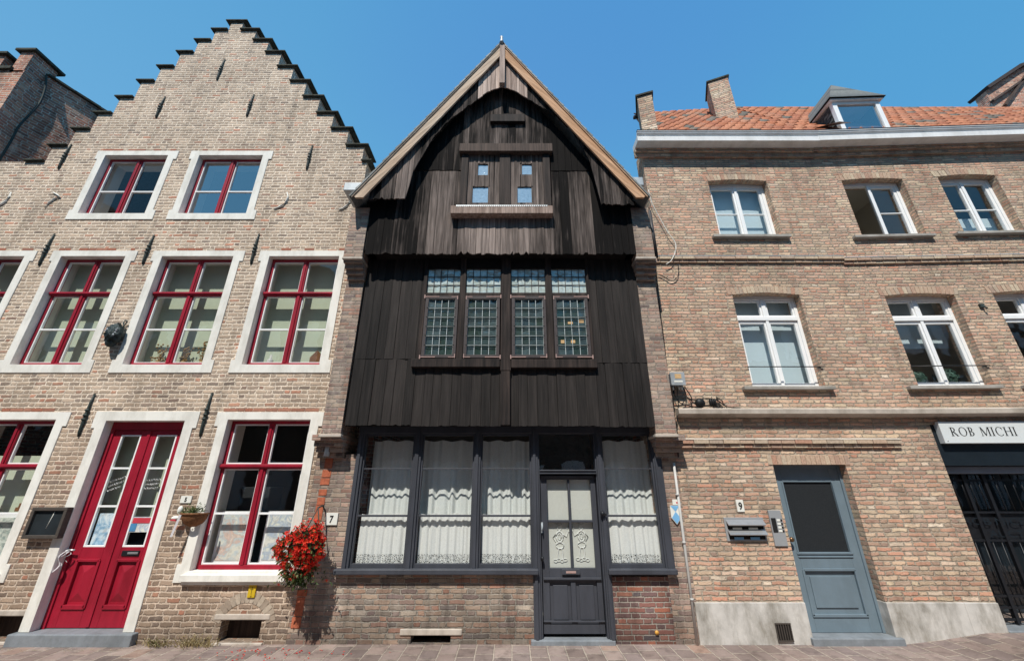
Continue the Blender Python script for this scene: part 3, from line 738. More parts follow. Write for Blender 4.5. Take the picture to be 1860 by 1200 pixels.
# little things on first-floor sills
wx0, wx1, wz0, wz1 = w3[1]
def dried(x, z, y, n, hh, label):
    mb = MB(); r2 = random.Random(int(x*100))
    mb.tube([(x, y, z), (x, y, z+.05)], [.04, .03], 8)
    for k in range(n):
        q = (x+r2.gauss(0, .05), y+r2.gauss(0, .02), z+.05+r2.random()*hh)
        mb.ball(q, .014, .014, .014, 6, 4)
        mb.tube([(x, y, z+.04), q], .002, 4, False)
    tag(mb.build('dried_flowers', M['gold']), label, 'ornament', 'dried flower ornaments on the window ledge')
dried(wx0+.32, wz0+.06, .2, 46, .26, 'wide gold dried flower ornament in left pane of the window right of the bronze ornament')
dried((wx0+wx1)/2+.12, wz0+.06, .2, 26, .22, 'small gold dried flowers beside the mullion of the window right of the bronze ornament')
dried(wx1-.18, wz0+.06, .2, 34, .34, 'tall gold dried flowers in right corner of the window right of the bronze ornament')
vx0, vx1, vz0, vz1 = w4[1]
s = MB(); s.tube([(vx0+.27, .2, vz0+.05), (vx0+.27, .2, vz0+.13), (vx0+.27, .2, vz0+.15), (vx0+.27, .2, vz0+.21)], [.045, .045, .018, .016], 10); tag(s.build('bottle', M['pipe_white']), 'small pale bottle on the window ledge left of the timber house', 'bottle')
s = MB(); s.prism([(vx1-.26, vz0+.05), (vx1-.08, vz0+.05), (vx1-.08, vz0+.17), (vx1-.17, vz0+.28), (vx1-.26, vz0+.17)], .18, .26); tag(s.build('toy_house', M['terracotta']), 'small brown wooden toy house on the window ledge beside the timber house', 'toy house')

# bronze ornament between the windows
bx, bz = P(207, 606, -.1)
orn = thing('bronze_ornament', (bx, -.1, bz), 'dark bronze sculpted ornament fixed between two red framed windows', 'ornament')
r3 = random.Random(3); ph = [r3.uniform(0, 6.28) for _ in range(6)]
def lump(q): return 1+.13*math.sin(q[0]*9+ph[0])*math.sin(q[2]*11+ph[1])+.08*math.sin(q[2]*23+q[0]*17+ph[2])
s = MB(); s.ball((bx, -.09, bz), .115, .09, .155, 28, 20, lump); s.build('relief', M['bronze'], orn)
s = MB(); s.ball((bx-.01, -.09, bz-.135), .065, .06, .07, 16, 12); s.build('cup', M['bronze'], orn)
s = MB(); s.tube([(bx+.05+.025*math.cos(k*.7), -.05, bz+.2+.033*math.sin(k*.7)) for k in range(10)], .009, 6); s.tube([(bx+.04, -.05, bz+.11), (bx+.05, -.05, bz+.17)], .010, 6); s.build('hook', M['bronze'], orn)
s = MB()
for k in range(26):
    q = (bx+r3.uniform(-.08, .08), -.165+r3.uniform(0, .03), bz+r3.uniform(-.05, .06)); s.ball(q, r3.uniform(.01, .022), .015, r3.uniform(.008, .02), 7, 5)
s.build('leaf_detail', M['zinc'], orn)

# ================================================================ TIMBER HOUSE
TH = thing('timber_house', (-.15, 0, 0), 'narrow house clad in black timber boards with jettied floors and pointed gable', 'house')
YF, YG, YA, YB = -.27, -.50, -.67, -.75
TX0, TX1 = -2.62, 2.2
def boards(mb, x0, x1, zfun0, zfun1, y, wmin=.09, wmax=.16, tfun=None, thick=.02, ragged=0.0, step=.007, lean=0.0):
    x = x0; k = 0
    while x < x1-.01:
        w = min(rnd.uniform(wmin, wmax), x1-x)
        if x1-(x+w) < .04: w = x1-x
        a, b = x+.0022, x+w-.0022; yo = y-(step*.6 if k % 2 else 0)-rnd.uniform(0, .002)
        m = (a+b)/2; mb.cur = tfun(m) if tfun else rnd.random()
        n = max(1, int((b-a)/.03)) if ragged else 1
        za, zb = zfun0(a), zfun0(b); ta, tb = zfun1(a), zfun1(b)
        bot = []
        for i in range(n+1):
            xx = a+(b-a)*i/n; zz = za+(zb-za)*i/n
            bot.append((xx, zz+(rnd.uniform(0, ragged)*(1 if rnd.random() < .75 else 2.4) if ragged else 0)))
        if ta < za+.01 and tb < zb+.01: x += w; k += 1; continue
        pts = bot+[(b, max(tb, bot[-1][1]+.005)), (a, max(ta, bot[0][1]+.005))]
        tw = rnd.uniform(-.004, .004)
        st = len(mb.v); mb.prism(pts, yo, yo+thick)
        for q in range(st, len(mb.v)):
            X_, Y_, Z_ = mb.v[q]; mb.v[q] = (X_, Y_+tw*(X_-m)/(b-a)*2+lean*(Z_-zfun0(m)), Z_)
        x += w; k += 1
# gable geometry in metres
apx, apz = P(912, 80, YB)
ftL, ftR = P(640, 352, YB), P(1173, 357, YB)
apx = (P(910, 78, YB)[0]+P(915, 76, YB)[0])/2
fz = (ftL[1]+ftR[1])/2; hw = (ftR[0]-ftL[0])/2; apx = (ftL[0]+ftR[0])/2*.5+apx*.5
pit = (apz-fz)/hw
def rake(x, dz=0.0): return apz-abs(x-apx)*pit+dz
gX0, gX1 = -2.19, 1.85
gz0 = 4.90
wx = {}
def tg(x):     # silvered boards in the middle, tarred towards the eaves
    return max(0.0, min(1, .58-.30*abs(x+.35)+rnd.uniform(-.22, .28)))
# small gable window opening geometry
gwx0, gwx1 = P(837, 320, YG)[0], P(1001, 320, YG)[0]
gwz1, gwz0 = P(920, 276, YG)[1], P(920, 378, YG)[1]
zmid = P(760, 311, YG)[1]
mb = MB()
boards(mb, gX0, gwx0, lambda x: gz0, lambda x: min(zmid, rake(x, -.3)), YG, .1, .15, tg, ragged=.02)
boards(mb, gwx1, gX1, lambda x: gz0, lambda x: min(zmid-.01, rake(x, -.3)), YG, .1, .15, tg, ragged=.02)
boards(mb, gwx0, gwx1, lambda x: gz0, lambda x: gwz0+.02, YG, .07, .12, lambda x: min(1, tg(x)+.3), ragged=.03)
mb.build('gable_cladding', M['board_gable'], TH)
zmid = P(760, 311, YG)[1]
mb = MB()  # sooted boards, tinted darker outwards to deepen the shade under the arched valance
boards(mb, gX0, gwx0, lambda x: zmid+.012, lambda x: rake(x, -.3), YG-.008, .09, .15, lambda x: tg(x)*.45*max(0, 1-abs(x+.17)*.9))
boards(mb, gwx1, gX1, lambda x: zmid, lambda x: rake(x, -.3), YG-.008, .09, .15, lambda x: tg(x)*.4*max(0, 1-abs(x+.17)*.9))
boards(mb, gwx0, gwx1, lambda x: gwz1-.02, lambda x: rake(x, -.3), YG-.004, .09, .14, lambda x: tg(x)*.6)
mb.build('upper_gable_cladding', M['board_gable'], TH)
# beams on the gable
def beam(px0, px1, py0, py1, Y, y0, y1, name='beam', mat='beam', tint=.5, bev=.006):
    x0, z1 = P(px0, py0, Y); x1, _ = P(px1, py0, Y); z0 = P(px0, py1, Y)[1]
    s = MB(); s.cur = tint; s.box(x0, x1, y0, y1, z0, z1); return s.build(name, M[mat], TH, bev)
beam(891, 953, 208, 221, YG-.06, YG-.07, YG+.01, tint=.2)
beam(835, 1003, 261, 275, YG-.1, YG-.11, YG+.01, 'lintel_beam', tint=.95)
o = beam(819, 1004, 374, 388, YG-.12, YG-.13, YG+.01, 'sill_beam', 'grey_wood', tint=.3)
# scalloped lead flashing on the sill beam
x0, z1 = P(819, 374, YG-.12); x1 = P(1004, 374, YG-.12)[0]; s = MB(); n = 46
for k in range(n):
    a = x0+.08+(x1-x0-.16)*k/n; b = x0+.08+(x1-x0-.16)*(k+1)/n
    s.add([(a, YG-.134, z1+.006), (b, YG-.134, z1+.006), ((a+b)/2, YG-.137, z1-.03), (a, YG+.0, z1+.03), (b, YG+.0, z1+.03)], [(0, 2, 1), (0, 1, 4, 3)])
s.build('flashing', M['zinc'], o)
# gable window
gw = MB(); gw.cur = .35
def vb(mb, px0, px1, y0, y1, z0, z1, Y, py=325):
    a, b = P(px0, py, Y)[0], P(px1, py, Y)[0]; mb.box(a, b, y0, y1, z0, z1); return a, b
vb(gw, 836, 849, YG-.05, YG+.05, gwz0, gwz1, YG-.05); vb(gw, 907, 927, YG-.05, YG+.05, gwz0, gwz1, YG-.05); vb(gw, 987, 1000, YG-.05, YG+.05, gwz0, gwz1, YG-.05)
GW = gw.build('gable_window', M['beam'], TH, .006)
for (xa, xb) in ((P(849, 325, YG)[0], P(908, 325, YG)[0]), (P(926, 325, YG)[0], P(988, 325, YG)[0])):
    pans = []
    lf = xa < -.3
    pr = [((868, 299), (887, 319)), ((858, 340), (887, 369))] if lf else [((947, 299), (967, 318)), ((939, 340), (967, 369))]
    holes = []
    for (p, q) in pr:
        a = P(p[0]+1, p[1], YG); b = P(q[0]-1, q[1], YG); holes.append((a[0], b[0], b[1], a[1]))
    s = MB(); bnds = [xa]
    while bnds[-1] < xb-.08: bnds.append(bnds[-1]+rnd.uniform(.07, .1))
    bnds[-1] = xb
    s.wall(rpoly(xa-.01, xb+.01, gwz0, gwz1), [rpoly(*h) for h in holes], YG-.012, YG+.02)
    for k in range(len(bnds)-1): pass
    s.t = [.55]*len(s.t)
    s.build('shutter_board', M['board_gable'], GW)
    # vertical cracks between shutter boards, as thin raised strips
    g = MB()
    for x in bnds[1:-1]:
        segs = [(gwz0, gwz1)]
        for h in holes:
            if h[0]-.045 < x < h[1]+.012:
                segs = [q for (c, d) in segs for q in ((c, min(d, h[2]-.005)), (max(c, h[3]+.005), d)) if q[1]-q[0] > .02]
        for (c, d) in segs: g.cur = rnd.uniform(.1, .9); g.box(x, x+.006+rnd.random()*.03, YG-.02, YG-.011, c, d)
    g.build('batten', M['board_gable'], GW)
    g = MB()
    for h in holes:
        g.cur = rnd.random(); t = rnd.uniform(-.003, .003); g.quad((h[0], YG+.004+t, h[2]), (h[1], YG+.004-t, h[2]), (h[1], YG+.006, h[3]), (h[0], YG+.006, h[3]))
    g.build('pane', M['gable_glass'], GW)
# arched board valance
arch_px = [(668, 362), (738, 362), (747, 318), (768, 282), (790, 247), (820, 216), (860, 187), (885, 168), (912, 158), (938, 167), (962, 183), (1000, 205), (1035, 235), (1062, 275), (1078, 312), (1086, 340), (1092, 372), (1152, 374)]
arch = [P(px, py, YA) for px, py in arch_px]
def zarch(x):
    if x <= arch[0][0]: return arch[0][1]
    for (a, b) in zip(arch, arch[1:]):
        if a[0] <= x <= b[0] and b[0] > a[0]: return a[1]+(b[1]-a[1])*(x-a[0])/(b[0]-a[0])
    return arch[-1][1]
mb = MB(); L0, L1 = P(868, 180, YA)[0], P(958, 180, YA)[0]
boards(mb, ftL[0]+.22, L0, zarch, lambda x: rake(x, -.06), YA, .07, .12, lambda x: rnd.uniform(.12, .34)+(.45 if x < -1.55 and x > -1.85 else 0), ragged=.02, step=.008)
mb.build('arched_valance', M['board_gable'], TH)
mb2 = MB()
boards(mb2, L1, ftR[0]-.16, zarch, lambda x: rake(x, -.06), YA, .07, .12, lambda x: rnd.uniform(.1, .3), ragged=.025, step=.008)
mb2.build('arched_valance', M['board_gable'], TH)
mb = MB(); boards(mb, L0, L1, zarch, lambda x: rake(x, -.06), YA-.006, .05, .09, lambda x: rnd.uniform(.3, 1), ragged=.006, step=.006)
mb.build('apex_board', M['grey_wood'], TH, label='paler bare boards at the gable apex')
# bargeboards, king post, verge, finial
def barge(sgn):
    mb = MB(); foot = hw; n = 14; wd = .20; c = 1/math.sqrt(1+pit*pit)
    for k in range(n):
        t0, t1 = k/n, (k+1)/n; pts = []
    x0, x1 = apx+sgn*.015, apx+sgn*foot
    zt0, zt1 = apz, rake(x1)
    dz = wd/c*.82
    mb.cur = .55 if sgn < 0 else .35
    outer = [(x0, zt0), (x1, zt1), (x1-sgn*.04, zt1-.04), (x1-sgn*.16, zt1-.04), (x0, zt0-dz)]
    mb.prism(outer, YB, YB+.035)
    mb.cur = .8
    d2 = .05
    mb.prism([(x0, zt0+.012), (x1+sgn*.02, zt1-.005), (x1+sgn*.01, zt1-d2), (x0, zt0-d2)], YB-.018, YB-.0005)
    return mb.build('bargeboard', M['larch_l' if sgn < 0 else 'larch_r'], TH, .004)
barge(-1); barge(1)
s = MB(); s.cur = .5; kx0, kx1 = P(907.5, 120, YB)[0], P(917, 120, YB)[0]; s.box(kx0, kx1, YB-.03, YB+.04, P(912, 153, YB)[1], apz-.02); s.build('king_post', M['grey_wood'], TH, .004)
s = MB(); s.tube([(apx, YB-.02, apz-.03), (apx, YB-.02, apz+.05), (apx, YB-.02, apz+.12), (apx-.005, YB-.02, apz+.15)], [.05, .032, .022, .03], 8); s.build('finial', M['zinc'], TH)
RY1 = 6.0
for sgn in (-1, 1):
    s = MB(); x1 = apx+sgn*(hw+.03); z1 = rake(x1)
    T = .05
    a = (apx, apz); b = (x1, z1)
    c_ = 1/math.sqrt(1+pit*pit); nx, nz = sgn*pit*c_*T, c_*T
    n = 26
    for k in range(n):      # verge edge of overlapping tiles, slightly stepped
        t0, t1 = k/n, (k+1)/n; s.cur = rnd.random()
        p0 = (a[0]+(b[0]-a[0])*t0, a[1]+(b[1]-a[1])*t0); p1 = (a[0]+(b[0]-a[0])*t1, a[1]+(b[1]-a[1])*t1)
        lift = .018
        s.prism([(p0[0], p0[1]+.002), (p0[0]+nx*.35, p0[1]+nz*.35), (p1[0]+nx*.6, p1[1]+nz*.6+lift*.3), (p1[0], p1[1]+.002)], YB-.03, RY1)
    s.build('roof_slope', M['verge_slate'], TH)
s = MB(); s.add([(apx-hw, RY1-.02, rake(apx+hw)), (apx+hw, RY1-.02, rake(apx+hw)), (apx, RY1-.02, apz)], [(0, 1, 2)]); s.build('rear_gable', M['soot'], TH)
# soffit closing between valance and the wall
s = MB(); s.box(gX0-.1, gX1+.1, YG+.03, YG+.05, 5.0, 5.9); s.build('gable_backing', M['soot'], TH)
# left eave gutter and right eave gutter ends
s = MB(); x0, z0 = P(624, 347, -.6); x1, z1 = P(652, 333, -.6); s.box(x0, x1+.05, -.62, 5.9, z0, z1); s.build('eave_gutter', M['zinc'], TH, .01)
s = MB(); x0, z0 = P(1150, 338, -.6); x1, z1 = P(1167, 323, -.6); s.box(x0, x1, -.62, 5.9, z0, z1); s.build('eave_gutter', M['zinc'], TH, .01)
# side walls of upper storeys
s = MB(); s.box(gX0+.02, gX0+.12, YG+.02, 6, 4.95, 5.8); s.build('upper_side_wall', M['soot'], TH); s = MB(); s.box(gX1-.12, gX1-.02, YG+.02, 6, 4.95, 5.8); s.build('upper_side_wall', M['soot'], TH)
# jetty soffits
s = MB(); s.box(gX0, gX1, YG+.012, 0.3, gz0+.05, gz0+.10); s.build('jetty_soffit', M['soot'], TH)
f0 = 2.44
s = MB(); s.box(-2.2, 1.87, YF+.012, .3, f0+.05, f0+.1); s.build('jetty_soffit', M['soot'], TH)

# first floor cladding
fx0, fx1 = -2.205, 1.885
Yc = YF
wz_s = P(920, 660, Yc)[1]
cwL, cwR = P(765, 590, Yc)[0], P(1073, 590, Yc)[0]
ztop = 5.0
tl = lambda x: rnd.uniform(.15, .75)
mb = MB(); zsp = P(700, 652, Yc)[1]; zspr = P(1150, 659, Yc)[1]
boards(mb, fx0, cwL-.02, lambda x: f0, lambda x: zsp, Yc, .12, .17, tl, ragged=.008, step=.009)
boards(mb, fx0, cwL, lambda x: zsp+.002, lambda x: ztop, Yc-.004, .12, .17, tl, step=.009)
boards(mb, cwR+.02, fx1, lambda x: f0-.02, lambda x: zspr, Yc, .11, .15, tl, ragged=.008, step=.009)
boards(mb, cwR, fx1, lambda x: zspr+.002, lambda x: ztop, Yc-.004, .11, .15, tl, step=.009)
boards(mb, cwL-.02, cwR+.02, lambda x: f0-.01, lambda x: wz_s+.02, Yc, .11, .15, tl, ragged=.008, step=.012)
mb.build('first_floor_cladding', M['board_low'], TH)
s = MB(); s.box(fx0+.01, cwL, Yc+.03, Yc+.06, f0, ztop); s.box(cwR, fx1-.01, Yc+.03, Yc+.06, f0, ztop); s.box(cwL, cwR, Yc+.03, Yc+.06, f0, wz_s+.05); s.build('first_floor_backing', M['soot'], TH)
# window band frame
Yw = Yc-.02
wb = MB(); wb.cur = .25
zsA, zsB = P(830, 653, Yw)[1], P(830, 668, Yw)[1]
cxL = P(748, 660, Yw)[0]; cmx0, cmx1 = P(909.5, 600, Yw)[0], P(928, 600, Yw)[0]; cxR = P(1084, 660, Yw)[0]
wb2 = MB(); wb2.cur = .2; wb2.box(cxL, cmx0-.004, Yw-.05, Yw+.05, zsB, zsA); wb2.cur = .3; wb2.box(cmx1+.004, cxR, Yw-.05, Yw+.05, zsB-.01, zsA-.005); wb2.build('sill_beam', M['beam'], TH, .008)
s = MB(); s.cur = .25; s.box(cmx0, cmx1, Yw-.045, Yw+.06, zsB-.05, 5.0); s.box(cmx0+.01, cmx1-.008, Yw-.04, Yw+.05, f0+.0, zsB-.05); s.build('centre_post', M['beam'], TH, .008)
lightsx = [((775, 836), (763.5, 827)), ((846, 909), (840, 908)), ((929, 993), (928, 993)), ((1004, 1068), (1006, 1073))]
zr = P(900, 535.5, Yw)[1]    # transom rail centre
fr = MB(); fr.cur = .3
ed = []
for (t, b) in lightsx:
    xa = (P(t[0], 540, Yw)[0]+P(b[0], 648, Yw)[0])/2; xb = (P(t[1], 540, Yw)[0]+P(b[1], 648, Yw)[0])/2; ed.append((xa, xb))
fr.box(cwL-.01, ed[0][0]+.0, Yw-.03, Yw+.06, zsA, 5.0); fr.box(ed[3][1], cwR+.01, Yw-.03, Yw+.06, zsA-.005, 5.0)
fr.box(ed[0][1], ed[1][0], Yw-.03, Yw+.06, zsA, 5.0); fr.box(ed[2][1], ed[3][0], Yw-.03, Yw+.06, zsA, 5.0)
for i, (xa, xb) in enumerate(ed): fr.box(xa-.0, xb+.0, Yw-.02, Yw+.05, zr-.035, zr+.03)
FRM = fr.build('window_frame', M['beam'], TH, .006)
for i, (xa, xb) in enumerate(ed):
    # pale upper light
    zt0, zt1 = zr+.03, P(900, 488, Yw)[1]; s = MB(); n = 5; rows = 3
    for r in range(rows):
        for c in range(n):
            a = xa+(xb-xa)*c/n; b = xa+(xb-xa)*(c+1)/n; c0 = zt0+(zt1-zt0)*r/rows; d0 = zt0+(zt1-zt0)*(r+1)/rows
            s.cur = rnd.random(); t = rnd.uniform(-.004, .004); u = rnd.uniform(-.004, .004)
            s.quad((a, Yw+.02+t, c0), (b, Yw+.02-t, c0), (b, Yw+.02-t+u, d0), (a, Yw+.02+t+u, d0))
    W = s.build('upper_light', M['leaded_top'], TH)
    hb = MB(); hb.cur = .1; hb.box(xa-.0, xb+.0, Yw-.02, Yw+.05, zt1+.001, 5.0); hb.build('head_board', M['soot'], W)
    s = MB()
    for c in range(n+1): a = xa+(xb-xa)*c/n; s.box(a-.004, a+.004, Yw+.005, Yw+.014, zt0, zt1)
    for r in range(rows+1): a = zt0+(zt1-zt0)*r/rows; s.box(xa, xb, Yw+.006, Yw+.0135, a-.004, a+.004)
    s.build('lead_came', M['lead'] if False else M['casement'], W)
    # opening casement
    z0, z1 = zsA+.012, zr-.04; e = .048; s = MB(); ya, yb = Yw-.045, Yw+.0
    xa2, xb2 = xa+.006, xb-.006
    s.box(xa2, xa2+e, ya, yb, z0, z1); s.box(xb2-e, xb2, ya, yb, z0, z1); s.box(xa2+e, xb2-e, ya, yb, z0, z0+e); s.box(xa2+e, xb2-e, ya, yb, z1-e, z1)
    C = s.build('casement_window', M['casement'], TH, .004)
    A, B, C0, D0 = xa2+e, xb2-e, z0+e, z1-e; n, rows = 4, 6
    s = MB(); l = MB(); bars = MB()
    for r in range(rows):
        for c in range(n):
            a = A+(B-A)*c/n; b = A+(B-A)*(c+1)/n; c0 = C0+(D0-C0)*r/rows; d0 = C0+(D0-C0)*(r+1)/rows
            s.cur = rnd.random(); t = rnd.uniform(-.006, .006); u = rnd.uniform(-.006, .006)
            s.quad((a, Yw-.012+t, c0), (b, Yw-.012-t, c0), (b, Yw-.012-t+u, d0), (a, Yw-.012+t+u, d0))
    s.build('leaded_pane', M['leaded'], C)
    for c in range(n+1): a = A+(B-A)*c/n; l.box(a-.003, a+.003, Yw-.03, Yw-.02, C0, D0)
    for r in range(rows+1): a = C0+(D0-C0)*r/rows; l.box(A, B, Yw-.029, Yw-.0205, a-.002, a+.002)
    l.build('lead_came', M['lead'], C)
    for r in range(1, rows): a = C0+(D0-C0)*r/rows+rnd.uniform(-.003, .003); bars.tube([(A-.02, Yw-.046, a), (B+.02, Yw-.046, a+rnd.uniform(-.003, .003))], .0045, 6)
    bars.build('saddle_bar', M['iron'], C)
    h = MB(); left = i in (0, 2)
    xo = xa2-.012 if left else xb2+.012; xi = xa2+.2 if left else xb2-.2
    for zz in (z1-.012, z0+.012):
        h.box(min(xo, xi), max(xo, xi), Yw-.052, Yw-.045, zz-.006, zz+.006); h.box(xo-.008, xo+.008, Yw-.056, Yw-.044, zz-.028, zz+.028)
        other = xb2-.012 if left else xa2+.012
        h.box(other-.006, other+.006, Yw-.05, Yw-.045, zz-.045 if zz > zr-.3 else zz-.012, zz+.012 if zz > zr-.3 else zz+.045)
        h.box(min(other, other+(-.09 if left else .09)), max(other, other+(-.09 if left else .09)), Yw-.0495, Yw-.0455, zz-.005, zz+.005)
    h.build('hinge', M['hinge'], C)
# little ochre papers behind the right casement
ex = ed[3]
for (px, py, w, h) in ((1036, 586, .07, .035), (1056, 583, .07, .05), (1022, 620, .05, .05), (1041, 620, .06, .045)):
    x, z = P(px, py, Yw-.02); s = MB(); s.box(x-w/2, x+w/2, Yw-.016, Yw-.014, z-h/2, z+h/2); s.build('paper_scrap', M['ochre'], C)

# brick piers with corbels
def pier(side):
    mb = MB()
    if side < 0:
        g0, g1 = LX1+.001, -2.22     # ground tier, flush with the wall
        a1, b1 = P(583, 785, YF)[0], P(619, 785, YF)[0]
        a2, b2 = P(624, 463, YG)[0], P(658, 463, YG)[0]
    else:
        g0, g1 = 1.90, 2.27
        a1, b1 = P(1190, 775, YF)[0], P(1228, 775, YF)[0]
        a2, b2 = P(1156, 467, YG)[0], P(1190, 467, YG)[0]
    z1, z2 = 2.33, 4.86
    mb.box(g0, g1, 0.003, .4, 0, z1-.28)
    # first corbel
    for k in range(4): mb.box(min(a1, g0)+.012*(3-k), max(b1, g1)-.014*(3-k), YF*(k+1)/4.6, .4, z1-.28+k*.07, z1-.28+(k+1)*.07)
    mb.box(a1, b1, YF, .4, z1, z2-.28)
    for k in range(4): mb.box(min(a1, a2)+.01*(3-k), max(b1, b2)-.0*(3-k), YF+(YG-YF)*(k+1)/4.6, .4, z2-.28+k*.07, z2-.28+(k+1)*.07)
    mb.box(a2, b2, YG, .4, z2, 5.75)
    mb.build('brick_pier', M['brick_pier'], TH)
    s = MB(); s.box(a1-.015, b1+.015, YF-.015, .1, z1-.035, z1+.002); s.box(a2-.012, b2+.012, YG-.012, .1, z2-.035, z2+.002); s.build('corbel_stone', M['band_stone'], TH, .008)
    return a1, b1, a2, b2
pL = pier(-1); pR = pier(1)
s = MB(); s.box(LX1+.001, pL[1]-.02, .012, .4, 2.06, 5.7); s.build('party_wall', M['brick_pier'], TH)
s = MB(); s.box(pR[0]+.02, 2.195, .012, .4, 2.06, 5.7); s.build('party_wall', M['brick_pier'], TH)

# ground floor: brick base with cellar slot, shopfront
zsill = P(800, 1043, -.06)[1]; xd0, xd1 = P(979, 1100, 0)[0], P(1108, 1100, 0)[0]
sx0, sx1, sz0, sz1 = rect_from(P, (745, 1161), (818, 1161), (745, 1174), (818, 1174))
mb = MB(); mb.wall(rpoly(-2.24, xd0, 0, zsill-.0), [rpoly(sx0, sx1, .005, .085)], .004, .3); mb.build('base_wall', M['brick_mid'], TH)
s = MB(); s.box(sx0-.13, sx1+.13, -.01, .12, .086, .15); s.build('cellar_lintel', M['band_stone'], TH, .01)
s = MB(); s.box(sx0-.05, sx1+.05, .2, .22, 0, .1); s.build('cellar_slot', M['soot'], TH)
mb = MB(); mb.box(xd1, 2.0, .004, .3, 0, zsill-.03); mb.build('base_wall', M['brick_dark'], TH)
ycol = .0
zt = 2.42
def fx(pxt, pyt, pxb, pyb, Y=0): return (P(pxt, pyt, Y)[0]+P(pxb, pyb, Y)[0])/2
posts = [(fx(645, 850, 620, 1030), fx(657, 850, 633, 1030)), (fx(749, 850, 735, 1030), fx(763, 850, 750, 1030)), (fx(860, 850, 856, 1030), fx(873, 850, 868, 1030)), (fx(966, 850, 967, 1030), fx(979, 850, 979, 1030)), (fx(1083, 850, 1099, 1030), fx(1094, 850, 1110, 1030)), (fx(1187, 850, 1209, 1030), fx(1200, 850, 1229, 1030))]
sf = MB(); sf.cur = .5
for i, (a, b) in enumerate(posts):
    zb = 0.05 if i in (3, 4) else zsill
    sf.box(a, b, -.02, .13, zb, zt); sf.box(a+.02, b-.03 if b-a > .08 else b-.02, -.04, -.019, zb, zt)
sf.box(posts[0][0], posts[5][1], -.03, .13, zt-.05, zt+.08)
SF = sf.build('shopfront_frame', M['grey_paint'], TH, .005)
s = MB(); s.box(P(604, 1043, -.08)[0], xd0+.0, -.09, .1, zsill-.0, zsill+.06); s.box(xd1-.0, P(1232, 1043, -.08)[0], -.09, .1, zsill, zsill+.06); s.build('window_sill', M['grey_paint'], TH, .01)
zb1, zb2, zb0 = P(800, 851, .03)[1], P(800, 936, .03)[1], zsill+.06
bays = [(posts[0][1], posts[1][0]), (posts[1][1], posts[2][0]), (posts[2][1], posts[3][0]), (posts[4][1], posts[5][0])]
for bi, (a, b) in enumerate(bays):
    s = MB(); y0, y1 = .01, .055
    s.box(a, a+.022, y0, y1, zb0, zt-.05); s.box(b-.022, b, y0, y1, zb0, zt-.05)
    s.box(a+.022, b-.022, y0, y1, zb0, zb0+.045); s.box(a+.022, b-.022, y0+.002, y0+.034, zb2-.012, zb2+.012); s.box(a+.022, b-.022, y0+.012, y0+.026, zb1-.007, zb1+.007); s.box(a+.022, b-.022, y0, y1, zt-.075, zt-.05)
    W = s.build('window', M['grey_paint'], TH, .003)
    s = MB()
    for c, d in ((zb0+.045, zb2-.013), (zb2+.013, zb1-.009), (zb1+.009, zt-.075)):
        t = rnd.uniform(-.002, .002); s.quad((a+.022, .04+t, c), (b-.022, .04-t, c), (b-.022, .04, d), (a+.022, .04, d))
    s.build('pane', M['glass_dark'], W)
    # curtains: pleated cloth
    def curtain(x0, x1, z0, z1, y, mat, freq, amp, seed, name='curtain'):
        mb = MB(); mb.smooth = True; n = int((x1-x0)/.008); rr = random.Random(seed); p = [rr.uniform(0, 6.28) for _ in range(5)]
        nz = 6; vs = []
        for j in range(nz+1):
            t = j/nz
            for k in range(n+1):
                x = x0+(x1-x0)*k/n
                w = math.sin(x*freq+p[0]+1.7*math.sin(x*6+p[1])+.5*math.sin(3*t+p[4]))*(.75+.35*math.sin(x*5+p[3]))+.45*math.sin(x*freq*1.9+p[2]+.5*math.sin(x*11))
                vs.append((x+.008*math.sin(x*freq*.7+p[3])*(1-t), y+amp*w*(1-.45*t), z0+(z1-z0)*t+(.01*math.sin(x*24) if j == nz else 0)))
        fs = [(j*(n+1)+k, j*(n+1)+k+1, (j+1)*(n+1)+k+1, (j+1)*(n+1)+k) for j in range(nz) for k in range(n)]
        mb.add(vs, fs); return mb.build(name, M[mat], W)
    inset = .02
    curtain(a+inset+(.03 if bi == 0 else 0), b-.012, .80+bi*.004, zb2+.02, .092, 'curtain_lace', (58, 66, 61, 54)[bi], .013, bi*3+1)
    off = (.13, .03, .10, .05)[bi]
    curtain(a-.07+(.12, .0, .05, .0)[bi], b+(.06 if bi != 2 else .0), zb2-.03, zt-.12, .262, 'curtain', (44, 37, 48, 40)[bi], .019, bi*3+2)
# door
dx0, dx1 = posts[3][1], posts[4][0]; zdt = P(1030, 862, .03)[1]; zdb = .085
D = MB(); yd0, yd1 = .05, .1; e = .085
D.box(dx0, dx0+.02, .0, .13, .05, zt-.05); D.box(dx1-.02, dx1, .0, .13, .05, zt-.05)
D.box(dx0+.02, dx1-.02, -.03, .12, zdt+.01, zdt+.045); D.box(dx0+.02, dx1-.02, -.045, .1, zdt+.045, zdt+.062)
A, B = dx0+.03, dx1-.03
zl = P(1030, 1031, .05)[1]; zp = P(1030, 1052, .05)[1]; zpb = P(1030, 1133, .05)[1]
D.box(A, A+e, yd0, yd1, zdb, zdt); D.box(B-e*.75, B, yd0, yd1, zdb, zdt); D.box(A+e, B-e*.75, yd0, yd1, zdt-.06, zdt)
D.box(A+e, B-e*.75, yd0, yd1, zp-.02, zl); D.box(A+e, B-e*.75, yd0, yd1, zdb, zpb); D.box(A-.0, B, yd0-.02, yd0, zdb+.12, zdb+.135)
xm = (A+B)/2+.01; zm = P(1030, 946, .05)[1]
D.box(xm-.014, xm+.014, yd0, yd1, zl, zdt-.06); D.box(A+e, B-e*.75, yd0+.002, yd1, zm-.014, zm+.014)
